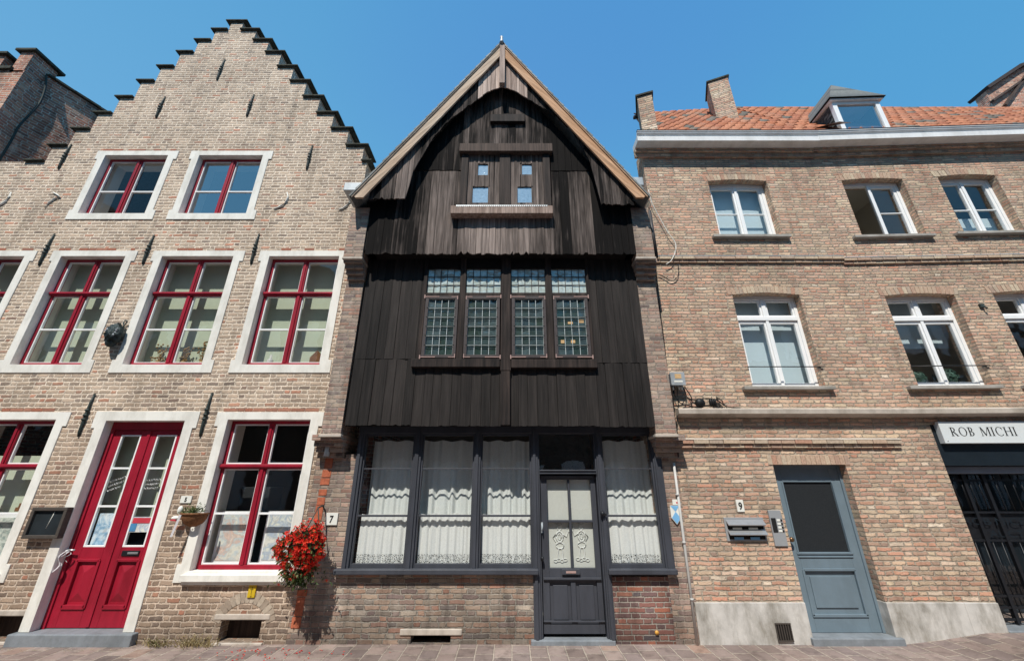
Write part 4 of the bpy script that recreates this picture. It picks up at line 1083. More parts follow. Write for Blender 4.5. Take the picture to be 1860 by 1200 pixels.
D.box(xm-.03, xm+.03, yd0, yd1, zpb, zp-.02); D.box(A+.01, B-.01, yd0-.025, yd0+.0, zp-.0, zp+.025); D.box(A+.02, B-.02, yd0-.03, yd0, zdt-.035, zdt-.01)
D.box(A+e, xm-.03, yd0+.025, yd1, zpb, zp-.02); D.box(xm+.03, B-e*.75, yd0+.025, yd1, zpb, zp-.02)
for a, b in ((A+e+.04, xm-.07), (xm+.07, B-e*.75-.04)): D.box(a, b, yd0+.012, yd0+.026, zpb+.04, zp-.06)
DOOR = D.build('door', M['grey_paint'], TH, .004)
s = MB(); s.quad((A+e, yd0+.03, zl), (B-.06, yd0+.03, zl), (B-.06, yd0+.03, zdt-.06), (A+e, yd0+.03, zdt-.06)); s.build('pane', M['glass_dark'], DOOR)
s = MB(); s.quad((A+e-.02, yd0+.06, zl-.02), (B-.05, yd0+.06, zl-.02), (B-.05, yd0+.06, zdt), (A+e-.02, yd0+.06, zdt)); s.build('voile', M['voile'], DOOR)
s = MB(); s.box(dx0+.02, dx1-.02, .07, .075, zdt+.06, zt-.05); s.build('transom_pane', M['glass_dark'], DOOR)
s = MB(); s.box(dx0+.02, dx1-.02, .3, .31, zdt, zt); s.build('transom_dark_panel', M['soot'], DOOR)  # added dark panel, hides a sunlit patch in the room behind the transom
# lace motifs on the voile: two small ornamental figures
def motif(cx, z0, flip):
    s = MB(); y = yd0+.054
    def loop(x, z, rx, rz, r=.006, n=14): r *= .6; s.tube([(cx+flip*x+rx*math.cos(2*math.pi*k/n), y, z0+z+rz*math.sin(2*math.pi*k/n)) for k in range(n+1)], r, 4, False)
    def ln(*pts, r=.008): r *= .6; s.tube([(cx+flip*a, y, z0+b) for a, b in pts], r, 4, False)
    loop(0, .40, .028, .04, .008); loop(0, .44, .045, .03, .007); loop(0, .29, .045, .06, .012); loop(0, .29, .02, .035, .01)
    ln((-.04, .33), (-.085, .28), (-.05, .23), r=.009); ln((.04, .32), (.09, .29), (.11, .35), r=.009); loop(.115, .37, .018, .025, .006)
    loop(0, .19, .05, .035, .01); ln((-.015, .16), (-.03, .10), (-.02, .04), r=.012); ln((.02, .16), (.035, .1), (.03, .03), r=.012)
    for k in range(4): loop(-.06+.04*k, .02+.01*(k % 2), .025, .016, .006)
    return s
mot = motif((A+e+xm)/2+.005, zl+.05, 1); o = motif((xm+B-.07)/2, zl+.06, -1)
mot.build('lace_motif', M['lace_white'], DOOR); o.build('lace_motif', M['lace_white'], DOOR)
lx, lz = P(1037, 1038, .02); s = MB(); s.box(lx-.11, lx+.11, yd0-.04, yd0-.02, lz-.028, lz+.03); s.build('letter_slot', M['grey_paint'], DOOR, .003)
s = MB(); s.box(lx-.06, lx+.06, yd0-.045, yd0-.0395, lz-.012, lz+.012); s.build('slot_label', M['hinge'], DOOR)
hx, hz = P(985, 958, 0); s = MB(); s.box(hx-.012, hx+.012, .03, .05, hz-.06, hz+.06); s.tube([(hx, .03, hz-.03), (hx, -.01, hz-.03), (hx+.0, -.01, hz+.05)], .009); s.build('door_handle', M['pipe_lead'], DOOR)
hx, hz = P(985, 1014, 0); s = MB(); s.ball((hx, .0, hz), .02, .03, .03, 10, 8); s.build('door_knob', M['black_iron'], DOOR)
s = MB(); s.box(xd0-.1, xd1+.03, -.04, .2, -.02, .05); s.build('door_step', M['bluestone'], TH, .012)
hx, hz = P(1094, 932, -.04); s = MB(); s.ball((hx, -.06, hz), .03, .03, .03, 10, 8); s.tube([(hx, -.04, hz), (hx+.05, -.06, hz-.01)], .012); s.build('window_catch', M['black_iron'], TH)
body(TH, -2.24, 2.1, .3, 6, 2.5, 'brick_dark', (2.5,))
s = MB(); s.box(-2.1, 2.0, .31, 6, -.0, .03); s.build('floor', M['room'], TH)
for q in ((-2.2, -2.1, -.2, 6, 2.6, 5), (1.8, 1.88, -.2, 6, 2.6, 5), (-2.1, 1.8, .8, .85, 2.6, 5)):
    s = MB(); s.box(*q); s.build('inner_wall', M['soot'], TH)
# ground wall returns between piers and shopfront
s = MB(); s.box(-2.235, posts[0][0]+.002, .004, .3, zsill-.0, 2.1); s.build('jamb_wall', M['brick_pier'], TH)
s = MB(); s.box(posts[5][1]-.002, 1.92, .004, .3, zsill-.05, 2.1); s.build('jamb_wall', M['brick_pier'], TH)

# ================================================================ BRICK HOUSE (right)
BH = thing('brick_house', (6.0, 0, 0), 'pink brick house with white windows, grey blue door and orange tiled roof', 'house')
RX0 = 2.2; RB = WPIV; RX1 = 13.5
holesA, holesB = [], []
def arch_top(x0, x1, z1, rise, n=8):
    return [(x0+(x1-x0)*k/n, z1+rise*math.sin(math.pi*k/n)) for k in range(n+1)]
def white_window(wing, TL, TR, BL, BR, kind, sillpx):
    f = PW if wing else P; xf = XW if wing else None; holes = holesB if wing else holesA
    x0, x1, z0, z1 = rect_from(f, TL, TR, BL, BR)
    rise = .035; top = arch_top(x0, x1, z1, rise)
    holes.append([(x0, z0), (x1, z0)]+top[::-1])
    rec = .12; e = .05; s = MB(xf); y0, y1 = rec, rec+.07; zz = z1+rise
    s.box(x0, x0+e, y0, y1, z0, zz); s.box(x1-e, x1, y0, y1, z0, zz); s.box(x0+e, x1-e, y0, y1, zz-.07, zz); s.box(x0+e, x1-e, y0, y1, z0, z0+.035)
    xm = (x0+x1)/2
    op = kind == 'open'
    if kind == 'two':
        ztr = z0+(zz-z0)*.735; s.box(x0+e, x1-e, y0-.015, y1, ztr-.03, ztr+.035); s.box(xm-.032, xm+.032, y0-.006, y1, ztr+.035, zz-.07)
    W = s.build('window', M['white_paint'], BH, .005)
    lights = []; ztop = zz-.07
    if kind == 'two':
        lights += [(x0+e, xm-.032, ztr+.035, ztop, .03), (xm+.032, x1-e, ztr+.035, ztop, .03)]; ztop = ztr-.03
    L = [(x0+e, xm, z0+.035, ztop, .05), (xm, x1-e, z0+.035, ztop, .05)]
    if op: L = L[1:]
    lights += L
    sh = MB(xf); g = MB(xf)
    for (a, b, c, d, w) in lights:
        ys0, ys1 = y0+.01, y0+.055
        sh.box(a+.002, a+w, ys0, ys1, c, d); sh.box(b-w, b-.002, ys0, ys1, c, d); sh.box(a+w, b-w, ys0, ys1, c, c+w); sh.box(a+w, b-w, ys0, ys1, d-w, d)
        if kind != 'two': m = c+(d-c)*.47; sh.box(a+w, b-w, ys0+.006, ys1-.006, m-.009, m+.009)
        t = rnd.uniform(-.003, .003); g.quad((a+w, y0+.035+t, c+w), (b-w, y0+.035-t, c+w), (b-w, y0+.035, d-w), (a+w, y0+.035, d-w))
    sh.box(xm-.022, xm+.022, y0-.008, y0+.009, z0+.036, ztop-.002)
    if op:   # the left casement stands open into the room
        c, d, w = z0+.035, ztop, .05; a = x0+e+.01; L = xm-a
        for q in ((0, w), (L-w, L)): sh.box(a, a+.045, y0+.06+q[0], y0+.06+q[1], c, d)
        sh.box(a, a+.045, y0+.06, y0+.06+L, c, c+w); sh.box(a, a+.045, y0+.06, y0+.06+L, d-w, d)
    sh.build('sash', M['white_paint'], W, .004); g.build('pane', M['glass'], W)
    (sa, sb) = sillpx; sx0, sz = f(*sa, -.07); sx1 = f(*sb, -.07)[0]
    s = MB(xf); s.box(sx0, sx1, -.07, .02, z0-.052, z0-.004); s.box(x0+.002, x1-.002, .02, rec-.002, z0-.04, z0+.001); s.build('sill', M['stone_sill'], W, .006)
    # soldier arch
    s = MB(xf); n = int((x1-x0)/.06); h = .115
    for k in range(-1, n+1):
        a = x0+(x1-x0)*(k+.05)/n; b = x0+(x1-x0)*(k+.95)/n; m = (a+b)/2; t = (m-(x0+x1)/2)/(x1-x0)
        zb = z1+rise*math.sin(math.pi*min(1, max(0, (m-x0)/(x1-x0))))+(.0 if 0 <= k < n else 0)
        s.cur = rnd.random(); yy = -.003-rnd.uniform(0, .004)
        s.add([(a, yy, zb), (b, yy, zb), (b+t*.05, yy, zb+h), (a+t*.05, yy, zb+h), (a, rec-.01 if 0 <= k < n else .01, zb-.0015), (b, rec-.01 if 0 <= k < n else .01, zb-.0015), (b+t*.05, .01, zb+h), (a+t*.05, .01, zb+h)],
              [(0, 1, 2, 3), (0, 4, 5, 1), (1, 5, 6, 2), (3, 2, 6, 7), (0, 3, 7, 4)])
    s.build('arch', M['arch_brick'], W)
    return W, (x0, x1, z0, z1, rec, xf)
wA = white_window(0, (1285.5, 329), (1392, 329), (1308, 429), (1421, 429), 'muntin', ((1298, 434), (1440, 434)))
wB = white_window(1, (1528, 328), (1640, 325), (1567, 430), (1683, 427), 'open', ((1557, 437), (1705, 434)))
wC = white_window(1, (1704, 321), (1812, 318), (1751, 424), (1859, 421), 'muntin', ((1745, 431), (1880, 428)))
wD = white_window(0, (1331, 535), (1450, 535), (1366, 702), (1502, 702), 'two', ((1354, 710), (1521, 710)))
wE = white_window(1, (1607, 537), (1733, 535), (1668, 702), (1807, 699), 'two', ((1657, 710), (1827, 708)))
wF = white_window(1, (1806, 532), (1935, 530), (1880, 700), (2020, 697), 'two', ((1868, 708), (2040, 705)))
def blindq(w, fr0, fr1, mat='blind_grey', y=.36, part='blind', x0f=0, x1f=1):
    W, (x0, x1, z0, z1, rec, xf) = w; s = MB(xf); h = z1-z0+.05
    s.quad((x0-.05+(x1-x0)*x0f, y, z0+h*fr0), (x0+.05+(x1-x0)*x1f, y, z0+h*fr0), (x0+.05+(x1-x0)*x1f, y, z0+h*fr1), (x0-.05+(x1-x0)*x0f, y, z0+h*fr1)); s.build(part, M[mat], W)
blindq(wA, 0, 1.02, y=.29); blindq(wD, .04, 1.02, y=.30); blindq(wE, .47, 1.02, y=.42); blindq(wC, 0, .42, y=.33)
# reveal-side balustrade rods
for w in (wD, wE, wF):
    W, (x0, x1, z0, z1, rec, xf) = w; s = MB(xf); zz = z0+.29; s.tube([(x0-.02, -.02, zz), (x1+.03, -.02, zz)], .008, 8); s.tube([(x1+.0, .05, zz), (x1+.0, -.025, zz)], .008, 6); s.tube([(x0, .05, zz), (x0, -.025, zz)], .008, 6); s.build('guard_rail', M['black_iron'], W)
# topiary balls on the inner ledge of the middle window
W, (x0, x1, z0, z1, rec, xf) = wE
def topi(x, z, r, label):
    t = thing('topiary_ball', XW((x, .27, z)), label, 'plant', 'clipped ball plants behind the glass')
    r4 = random.Random(int(x*50)); s = MB(xf)
    for k in range(420):
        th = math.acos(r4.uniform(-1, 1)); ph2 = r4.uniform(0, 6.28); q = Vector((math.sin(th)*math.cos(ph2), math.sin(th)*math.sin(ph2), math.cos(th)))
        c = Vector((x, .27, z))+q*r*r4.uniform(.88, 1.04); a = q.orthogonal().normalized()*.014; b = q.cross(a).normalized()*.014; s.cur = r4.random()
        a = a+q*.006*r4.uniform(-1, 1); s.add([tuple(c+a), tuple(c+b), tuple(c-a), tuple(c-b)], [(0, 1, 2, 3)])
    s.cur = .1; s.ball((x, .27, z), r*.88, r*.88, r*.88); s.build('foliage', M['topiary'], t)
    s = MB(xf); s.tube([(x, .27, z-r-.06), (x, .27, z-r*.75)], [r*.6, r*.75], 14); s.build('pot', M['bluestone'], t)
topi(x0+.27, z0+.16, .12, 'clipped green ball plant behind left pane of the middle white window')
topi(x0+.70, z0+.18, .14, 'clipped green ball plant behind right pane of the middle white window')

# grey-blue door
def right_door():
    x0, x1 = (P(1404, 843)[0]+P(1474, 1157, 0)[0])/2, (P(1537, 843)[0]+P(1625, 1157)[0])/2
    z0, z1 = .075, P(1470, 843)[1]; rec = .13
    holesA.append(rpoly(x0, x1, -.02, z1))
    D = MB(); y0, y1 = rec, rec+.05; f = .035
    D.box(x0, x0+f, y0-.015, y1, z0, z1); D.box(x1-f, x1, y0-.015, y1, z0, z1); D.box(x0+f, x1-f, y0-.015, y1, z1-.04, z1)
    a, b = x0+f, x1-f; s = .125; zp1 = P(1500, 1033, rec)[1]; zg0 = P(1500, 1002, rec)[1]; zpb = P(1540, 1118, rec)[1]; zg1 = z1-.22
    D.box(a, a+s, y0, y1, z0, z1-.04); D.box(b-s, b, y0, y1, z0, z1-.04); D.box(a+s, b-s, y0, y1, zg1, z1-.04); D.box(a+s, b-s, y0, y1, zp1, zg0); D.box(a+s, b-s, y0, y1, z0, zpb)
    D.box(a+s, b-s, y0+.02, y1, zpb, zp1)
    for (q0, q1, r0, r1) in ((a+s, b-s, zp1-.02, zp1+.01), (a+s-.01, b-s+.01, zpb-.012, zpb+.02), (a+s-.012, a+s+.015, zpb, zp1), (b-s-.015, b-s+.012, zpb, zp1)): D.box(q0, q1, y0-.012, y0+.02, r0, r1)
    D.box(a+s+.07, b-s-.07, y0+.006, y0+.021, zpb+.08, zp1-.08)
    for (q0, q1, r0, r1) in ((a+s-.02, b-s+.02, zg0-.06, zg0-.045), (a+s-.03, b-s+.03, zg0-.025, zg0), (a+s-.02, a+s, zg0, zg1), (b-s, b-s+.02, zg0, zg1)): D.box(q0, q1, y0-.012, y0+.001, r0, r1)
    d = D.build('door', M['blue_door'], BH, .004)
    q = MB(); q.box(a+s, b-s, y0+.02, y0+.03, zg0, zg1); q.build('screen', M['mesh_dark'], d)
    kx, kz = P(1437, 979, rec-.05); q = MB(); q.tube([(kx, rec, kz), (kx, rec-.045, kz)], .012); q.ball((kx, rec-.06, kz), .03, .025, .03); q.build('door_knob', M['brass'], d)
    q = MB(); q.box(x0-.03, x1+.06, -.06, rec+.06, -.03, z0-.002); q.build('door_step', M['bluestone'], d, .01)
    q = MB(); n = 15
    for k in range(-1, n+1):
        u0 = x0+(x1-x0)*(k+.05)/n; u1 = x0+(x1-x0)*(k+.95)/n; q.cur = rnd.random(); q.box(u0, u1, -.004-rnd.uniform(0, .004), rec-.01 if 0 <= k < n else .01, z1-.0012, z1+.115)
    q.build('arch', M['arch_brick'], d)
    return x0, x1
rdx0, rdx1 = right_door()
# shop opening
shx, shz1 = PW(1700, 772); shz1 = PW(1700, 806)[1]; shx = (PW(1712, 806)[0]+PW(1818, 1150)[0])/2
holesB.append(rpoly(shx, RX1-.4, -.02, PW(1760, 770)[1]))
wallA = MB(); wallA.wall([(RX0, 0), (RB, 0), (RB, 7.45), (2.37, 7.45), (2.37, 5.72), (RX0, 5.72)], holesA, 0, .3); wallA.build('front_wall', M['brick_right'], BH)
wallB = MB(XW); wallB.wall(rpoly(RB, RX1, 0, 7.45), holesB, 0, .3); wallB.build('wing_wall', M['brick_right'], BH)
# plinth
s = MB(); zpl = P(1350, 1093)[1]; s.box(2.17, rdx0+.004, -.018, .14, -.05, zpl); s.build('plinth', M['plinth'], BH, .006)
s = MB(); s.box(rdx1-.004, RB+.02, -.018, .14, -.05, zpl); s.build('plinth', M['plinth'], BH, .006)
s = MB(XW); s.box(RB+.021, shx+.004, -.0185, .14, -.05, zpl); s.build('plinth', M['plinth'], BH, .006)
s = MB(); x0, x1, z0, z1 = rect_from(P, (1406, 1131), (1432, 1131), (1411, 1161), (1438, 1161))
s.box(x0, x1, -.026, -.019, z0, z1); V = s.build('vent', M['soot'], BH)
s = MB()
for k in range(7): a = x0+(x1-x0)*k/6; s.box(a-.005, a+.005, -.036, -.027, z0, z1)
s.box(x0-.006, x1+.006, -.037, -.0265, z1-.002, z1+.01); s.box(x0-.006, x1+.006, -.037, -.0265, z0-.01, z0+.002); s.build('grille', M['board_frame'], V)
# string courses
zc = P(1400, 741, -.12)[1]; zcb = P(1400, 752, -.13)[1]
prof = [(0.01, zcb-.02), (-.05, zcb-.02), (-.07, zcb), (-.13, zcb+.01), (-.135, zc-.015), (-.12, zc), (.01, zc+.02)]
s = MB(); s.prof(prof, 2.28, RB); s.build('stone_cornice', M['band_stone'], BH); s = MB(XW); s.prof(prof, RB, RX1); s.build('stone_cornice', M['band_stone'], BH)
def string(z, x0, x1, xf=None):
    s = MB(xf); x = x0
    while x < x1:
        w = rnd.uniform(.17, .23); b = min(x+w-.008, x1); s.cur = rnd.random(); s.box(x, b, -.055-rnd.uniform(0, .006), .01, z+.001, z+.048); x += w
    x = x0
    while x < x1:
        w = rnd.uniform(.1, .2); b = min(x+w-.008, x1); s.cur = rnd.random(); s.box(x, b, -.028-rnd.uniform(0, .006), .01, z-.052, z-.003); x += w
    s.build('string_course', M['arch_brick'], BH)
    s = MB(xf); s.prof([(.01, z+.049), (-.062, z+.049), (-.058, z+.06), (.01, z+.08)], x0, x1); s.build('lead_strip', M['lead_flash'] if z > 4 else M['band_stone'], BH)
zu = P(1400, 470, -.05)[1]
string(zu, 2.02, RB-.0); string(zu-.03, RB, RX1, XW); string(P(1400, 805, -.05)[1], 2.25, RB-.09)
# eaves: brick corbel bands and white gutter
for xf, a, b in ((None, RX0+.03, RB+.17), (XW, RB+.12, RX1)):
    s = MB(xf); j = .003 if xf else 0; s.box(a, b, -.045-j, .01, 7.24-j, 7.32); s.box(a, b, -.085-j, .01, 7.32, 7.398); s.build('eave_brick_band', M['brick_right'], BH)
    s = MB(xf); a2 = a-.0 if xf is None else a
    s.prof([(0.02, 7.40), (-.255, 7.40), (-.258, 7.495), (-.245, 7.50), (-.25, 7.525), (-.275, 7.55), (-.28, 7.575), (-.29, 7.578), (-.29, 7.598), (-.25, 7.598), (-.2, 7.52), (.02, 7.52)], a2, b)
    if xf: s.v = [(x, y-.002, z+.003) for x, y, z in s.v]
    G = s.build('gutter', M['white_gutter'], BH)
    s = MB(xf); s.box(a2-.004, b, -.297, -.25, 7.598, 7.610); s.build('gutter_rim', M['black_iron'], G)
# pantile roof
ZR0, ZR1, ZR2 = P(1240, 211, 2.08)[1], P(1500, 198, 2.08)[1], PW(1850, 190, 2.08)[1]
ZE, YE = 7.56, -.2; SL = 1.40; YR = 2.08
def roof_tiles(xf, x0, x1, zr0, zr1, skip=None):
    s = MB(xf); tw = .205; nrow = 13
    n = int((x1-x0)/tw)+1; rl = math.hypot(YR-YE, ZE+SL*(YR-YE)-ZE)
    for r in range(nrow):
        for c in range(n):
            xa = x0+c*tw; t0 = r/nrow; t1 = (r+1.12)/nrow
            if xa > x1: continue
            if xf is None and xa < x0+.02+.62*(r/nrow): continue
            m = rnd.random(); patch = math.sin(xa*1.7+r*.8)+math.sin(xa*.9-r*.5+2)
            s.cur = (.78+.22*rnd.random()) if m < (.10+.12*(patch > .9)) else rnd.uniform(0, .77)
            K = 6; vs = []
            lift = rnd.uniform(0, .008)
            for (t, up) in ((t0, .045+lift), (t1, .012)):
                yv = YE+(YR-YE)*t
                for k in range(K+1):
                    q = k/K; xx = xa+tw*q*1.06
                    zr = zr0+(zr1-zr0)*(xx-x0)/(x1-x0); zz = ZE+(zr-ZE)*t
                    h = .042*math.cos(q*math.pi*2+.9)
                    vs.append((xx, yv-(up+h)*.6, zz+(up+h)*.55))
            fs = [(k, k+1, K+2+k, K+1+k) for k in range(K)]
            b0 = len(vs)
            for k in range(K+1): vs.append((vs[k][0], vs[k][1]+.012, vs[k][2]-.02))
            fs += [(b0+k, b0+k+1, k+1, k) for k in range(K)]
            s.smooth = True; s.add(vs, fs); s.smooth = False
    return s
rf = roof_tiles(None, P(1190, 236, -.2)[0]-.02, RB+.35, ZR0, ZR1); RF1 = rf.build('roof', M['tile'], BH)
rf = roof_tiles(XW, RB+.3, RX1, ZR1, ZR2+(ZR2-ZR1)*1.0); RF2 = rf.build('roof', M['tile'], BH)
s = MB(); xa = P(1190, 236, -.2)[0]
s.add([(xa-.02, YE+.05, ZE-.08), (RB+.4, YE+.05, ZE-.08), (RB+.4, YR, ZR1-.06), (xa+.62, YR, ZR0-.06)], [(0, 1, 2, 3)]); s.build('roof_deck', M['soot'], RF1)
s = MB(XW); s.add([(RB+.2, YE+.05, ZE-.08), (RX1, YE+.05, ZE-.08), (RX1, YR, 2*ZR2-ZR1-.08), (RB+.2, YR, ZR1-.07)], [(0, 1, 2, 3)]); s.build('roof_deck', M['soot'], RF2)
s = MB()
for k in range(9): a = xa+.6+(RB-.2-xa)*k/9; b = xa+.6+(RB-.2-xa)*(k+1)/9; s.cur = .9; s.tube([(a, YR+.02, ZR0-.03+(ZR1-ZR0)*k/9), (b+.03, YR+.02, ZR0-.01+(ZR1-ZR0)*(k+1)/9)], .05, 8)
s.build('ridge_tile', M['dark_tile'], RF1)
s = MB(XW)
for k in range(16): a = RB+.3+(RX1-RB-.3)*k/16; b = RB+.3+(RX1-RB-.3)*(k+1)/16; s.tube([(a, YR+.02, ZR1-.03+2*(ZR2-ZR1)*k/16), (b+.03, YR+.02, ZR1-.01+2*(ZR2-ZR1)*(k+1)/16)], .05, 8)
s.build('ridge_tile', M['dark_tile'], RF2)
# rear roof and body
s = MB(); s.add([(3.5, YR, 10.3), (RX1, YR, 10.4), (RX1, 5.5, 7.5), (4.9, 5.5, 7.5)], [(0, 1, 2, 3)]); s.build('rear_roof', M['dark_tile'], BH)
s = MB(); s.add([(2.39, .3, 0), (5.0, 5.5, 0), (5.0, 5.5, 7.4), (2.39, .3, 7.4), (2.6, .3, 0), (5.2, 5.5, 0), (5.2, 5.5, 7.4), (2.6, .3, 7.4)], [(0, 3, 2, 1), (4, 5, 6, 7), (3, 7, 6, 2), (0, 4, 7, 3)]); s.build('side_wall', M['brick_right'], BH)
s = MB(); s.box(RX1-.25, RX1, .3, 5.5, 0, 7.4); s.build('side_wall', M['brick_right'], BH)
s = MB(); s.box(5.05, RX1, 5.25, 5.5, 0, 7.4); s.build('rear_wall', M['brick_right'], BH)
for z in (2.55, 4.95, 7.2):
    s = MB(); s.add([(2.61, .302, z), (RX1-.26, .302, z), (RX1-.26, 2.88, z), (3.9, 2.88, z), (2.61, .302, z+.17), (RX1-.26, .302, z+.17), (RX1-.26, 2.88, z+.17), (3.9, 2.88, z+.17)], [(0, 3, 2, 1), (4, 5, 6, 7), (0, 1, 5, 4), (2, 3, 7, 6), (0, 4, 7, 3), (1, 2, 6, 5)]); s.build('floor', M['room_light'], BH)
s = MB(); s.box(3.6, RX1-.26, 2.9, 2.95, 0, 7.35); s.build('partition', M['room_light'], BH)
for q in ((5.0, 5.1, .35, 2.9, 5.15, 7.35), (7.45, 7.5, .35, 2.9, 5.15, 7.35)):
    s = MB(); s.box(*q); s.build('inner_wall', M['room_light'], BH)
# left verge pier
def rotbox(cx, cy, w, d, z0, z1, ang, name, mat, parent, cap=True, zslope=0.0):
    c, sn = math.cos(ang), math.sin(ang)
    ax, ay = Vector((c, sn, 0)), Vector((-sn, c, 0))
    s = MB(); s.obox((cx, cy, (z0+z1)/2), tuple(ax*w/2), tuple(ay*d/2), (0, 0, (z1-z0)/2)); o = s.build(name, M[mat], parent)
    if cap: s = MB(); s.obox((cx, cy, z1+.02), tuple(ax*(w/2+.03)), tuple(ay*(d/2+.03)), (0, 0, .02)); s.build('cap', M['cap'], o)
    return o
px_, pz_ = P(1174, 180, .1); bx_ = P(1178, 232, .1)[0]
rotbox((P(1175, 180, .1)[0]+bx_)/2, .18, .27, .42, 7.5, pz_-.05, R(-18), 'verge_pier', 'brick_right', BH)
cxm = (P(1306, 148, 1.1)[0]+P(1325, 222, .95)[0])/2; cz1 = P(1306, 148, 1.1)[1]
CH = rotbox(cxm+.07, 1.25, .42, .5, 8.3, cz1-.06, R(-22), 'chimney', 'brick_right', BH)
s = MB(); fxx = P(1326, 228, .95)[0]
s.add([(fxx-.27, .78, 9.03), (fxx+.33, .70, 8.93), (fxx+.36, 1.0, 9.35), (fxx-.33, 1.1, 9.5)], [(0, 1, 2, 3)])
for k in range(4): pass
s.build('chimney_flashing', M['lead_flash'], CH)
# dormer
DR = MB(XW); x0, x1, z0, z1 = rect_from(PW, (1511, 186), (1597, 183), (1531, 238), (1618, 234), -.1)
yf = -.1; w = .08
DR.box(x0, x0+w, yf, yf+.08, z0, z1); DR.box(x1-w, x1, yf, yf+.08, z0, z1); DR.box(x0+w, x1-w, yf, yf+.08, z1-.06, z1); DR.box(x0+w, x1-w, yf, yf+.08, z0, z0+.04)
DRO = DR.build('dormer', M['white_paint'], BH, .006)
s = MB(XW); s.quad((x0+w, yf+.03, z0), (x1-w, yf+.03, z0), (x1-w, yf+.03, z1-.05), (x0+w, yf+.03, z1-.05)); s.build('pane', M['glass_sky'], DRO)
yb = 1.9
s = MB(XW); r5 = random.Random(5)
nz, ny = 12, 14
for j in range(nz):
    for k in range(ny):
        a = yf+.08+(yb-yf)*k/ny+(.06 if j % 2 else 0); c = z0+(z1-z0)*j/nz
        s.cur = r5.random()
        s.quad((x0-.012, a, c), (x0-.012, a+.12, c), (x0+.004, a+.12, c+(z1-z0)/nz*1.15), (x0+.004, a, c+(z1-z0)/nz*1.15))
s.cur = .2; s.box(x0+.01, x0+.03, yf+.08, yb, z0-.2, z1); s.box(x1-.03, x1, yf+.08, yb, z0-.2, z1); s.build('slate_cheek', M['slate'], DRO)
s = MB(XW); o = .05; ze = z1+.035; xm = (x0+x1)/2; zp = ze+.80
s.box(x0-o, x1+o, yf-o, yb, ze-.034, ze); s.build('eave_board', M['white_gutter'], DRO, .004)
s = MB(XW); e2 = o+.035; yh = yf+.30
for k in range(8):       # slate courses of the hipped roof
    t0, t1 = k/8, (k+1)/8
    s.cur = r5.random()
    def pt(side, t):
        if side == 0: return (x0-e2+(xm-x0+e2)*t, yf-e2+(yh-yf+e2)*t, ze+.002+(zp-ze)*t)
        if side == 1: return (x1+e2+(xm-x1-e2)*t, yf-e2+(yh-yf+e2)*t, ze+.002+(zp-ze)*t)
        if side == 2: return (x0-e2+(xm-x0+e2)*t, 2.3, ze+.002+(zp-ze)*t)
        return (x1+e2+(xm-x1-e2)*t, 2.3, ze+.002+(zp-ze)*t)
    s.add([pt(0, t0), pt(1, t0), pt(1, t1), pt(0, t1)], [(0, 1, 2, 3)]); s.add([pt(2, t0), pt(0, t0), pt(0, t1), pt(2, t1)], [(0, 1, 2, 3)]); s.add([pt(1, t0), pt(3, t0), pt(3, t1), pt(1, t1)], [(0, 1, 2, 3)])
s.build('hipped_roof', M['slate'], DRO)
s = MB(XW); s.add([(x0-.25, yf-.25, z0-.05), (x0+.0, yf-.2, z0-.03), (x0-.03, yf+.3, z0+.42), (x0-.3, yf+.2, z0+.3)], [(0, 1, 2, 3)]); s.build('flashing', M['lead_flash'], DRO)

# shop front inside the opening
s = MB(XW); yS = .12
zf1 = PW(1760, 806)[1]; zf0 = PW(1760, 846, yS)[1]; zbm0 = PW(1760, 860, yS)[1]
s.box(shx+.0, RX1-.41, .03, .28, zf0, PW(1760, 769)[1]-.002); s.box(shx+.002, shx+.07, .1, .26, .1, zf0); SHP = s.build('shop_frame', M['shop_dark'], BH, .004)
s = MB(XW); s.box(shx+.07, RX1-.42, .10, .16, zbm0, zf0-.004); s.build('metal_beam', M['shop_beam'], SHP, .01)
s = MB(XW); s.box(shx+.0, RX1-.41, -.03, .3, .0, .14); s.build('shop_step', M['bluestone'], SHP, .01)
s = MB(XW); yg = .2
for k in range(34):
    x = shx+.1+k*.11; s.tube([(x, yg, .2), (x, yg, 1.05)], .007, 6); s.tube([(x, yg, 1.38), (x, yg, zbm0)], .007, 6)
for z in (.2, .32, .44, 1.05, 1.38, zbm0-.08): s.box(shx+.07, RX1-.42, yg-.012, yg+.012, z-.012, z+.012)
for x in (shx+.36, shx+.62, shx+1.3): s.box(x-.02, x+.02, yg-.02, yg+.02, .15, zbm0)
s.build('iron_gate', M['black_iron'], SHP)
s = MB(XW); s.box(shx+.08, RX1-.42, yg+.02, yg+.03, 1.06, 1.37); s.build('gate_panel', M['black_iron'], SHP)
s = MB(XW)
text_into(s, 'ROB MICHI', shx+.16, 1.235, yg-.0135, .085, 1.5); text_into(s, 'AUCTI', shx+.42, 1.09, yg-.0135, .085, 1.4); s.build('gate_lettering', M['shop_dark'], SHP)
s = MB(XW); s.box(shx+.08, RX1-.42, .75, .8, .1, zf0); s.build('shop_interior', M['shop_dark'], SHP)
s = MB(XW); s.quad((shx+.08, .5, .15), (RX1-.42, .5, .15), (RX1-.42, .5, zbm0), (shx+.08, .5, zbm0)); s.build('pane', M['glass_dark'], SHP)

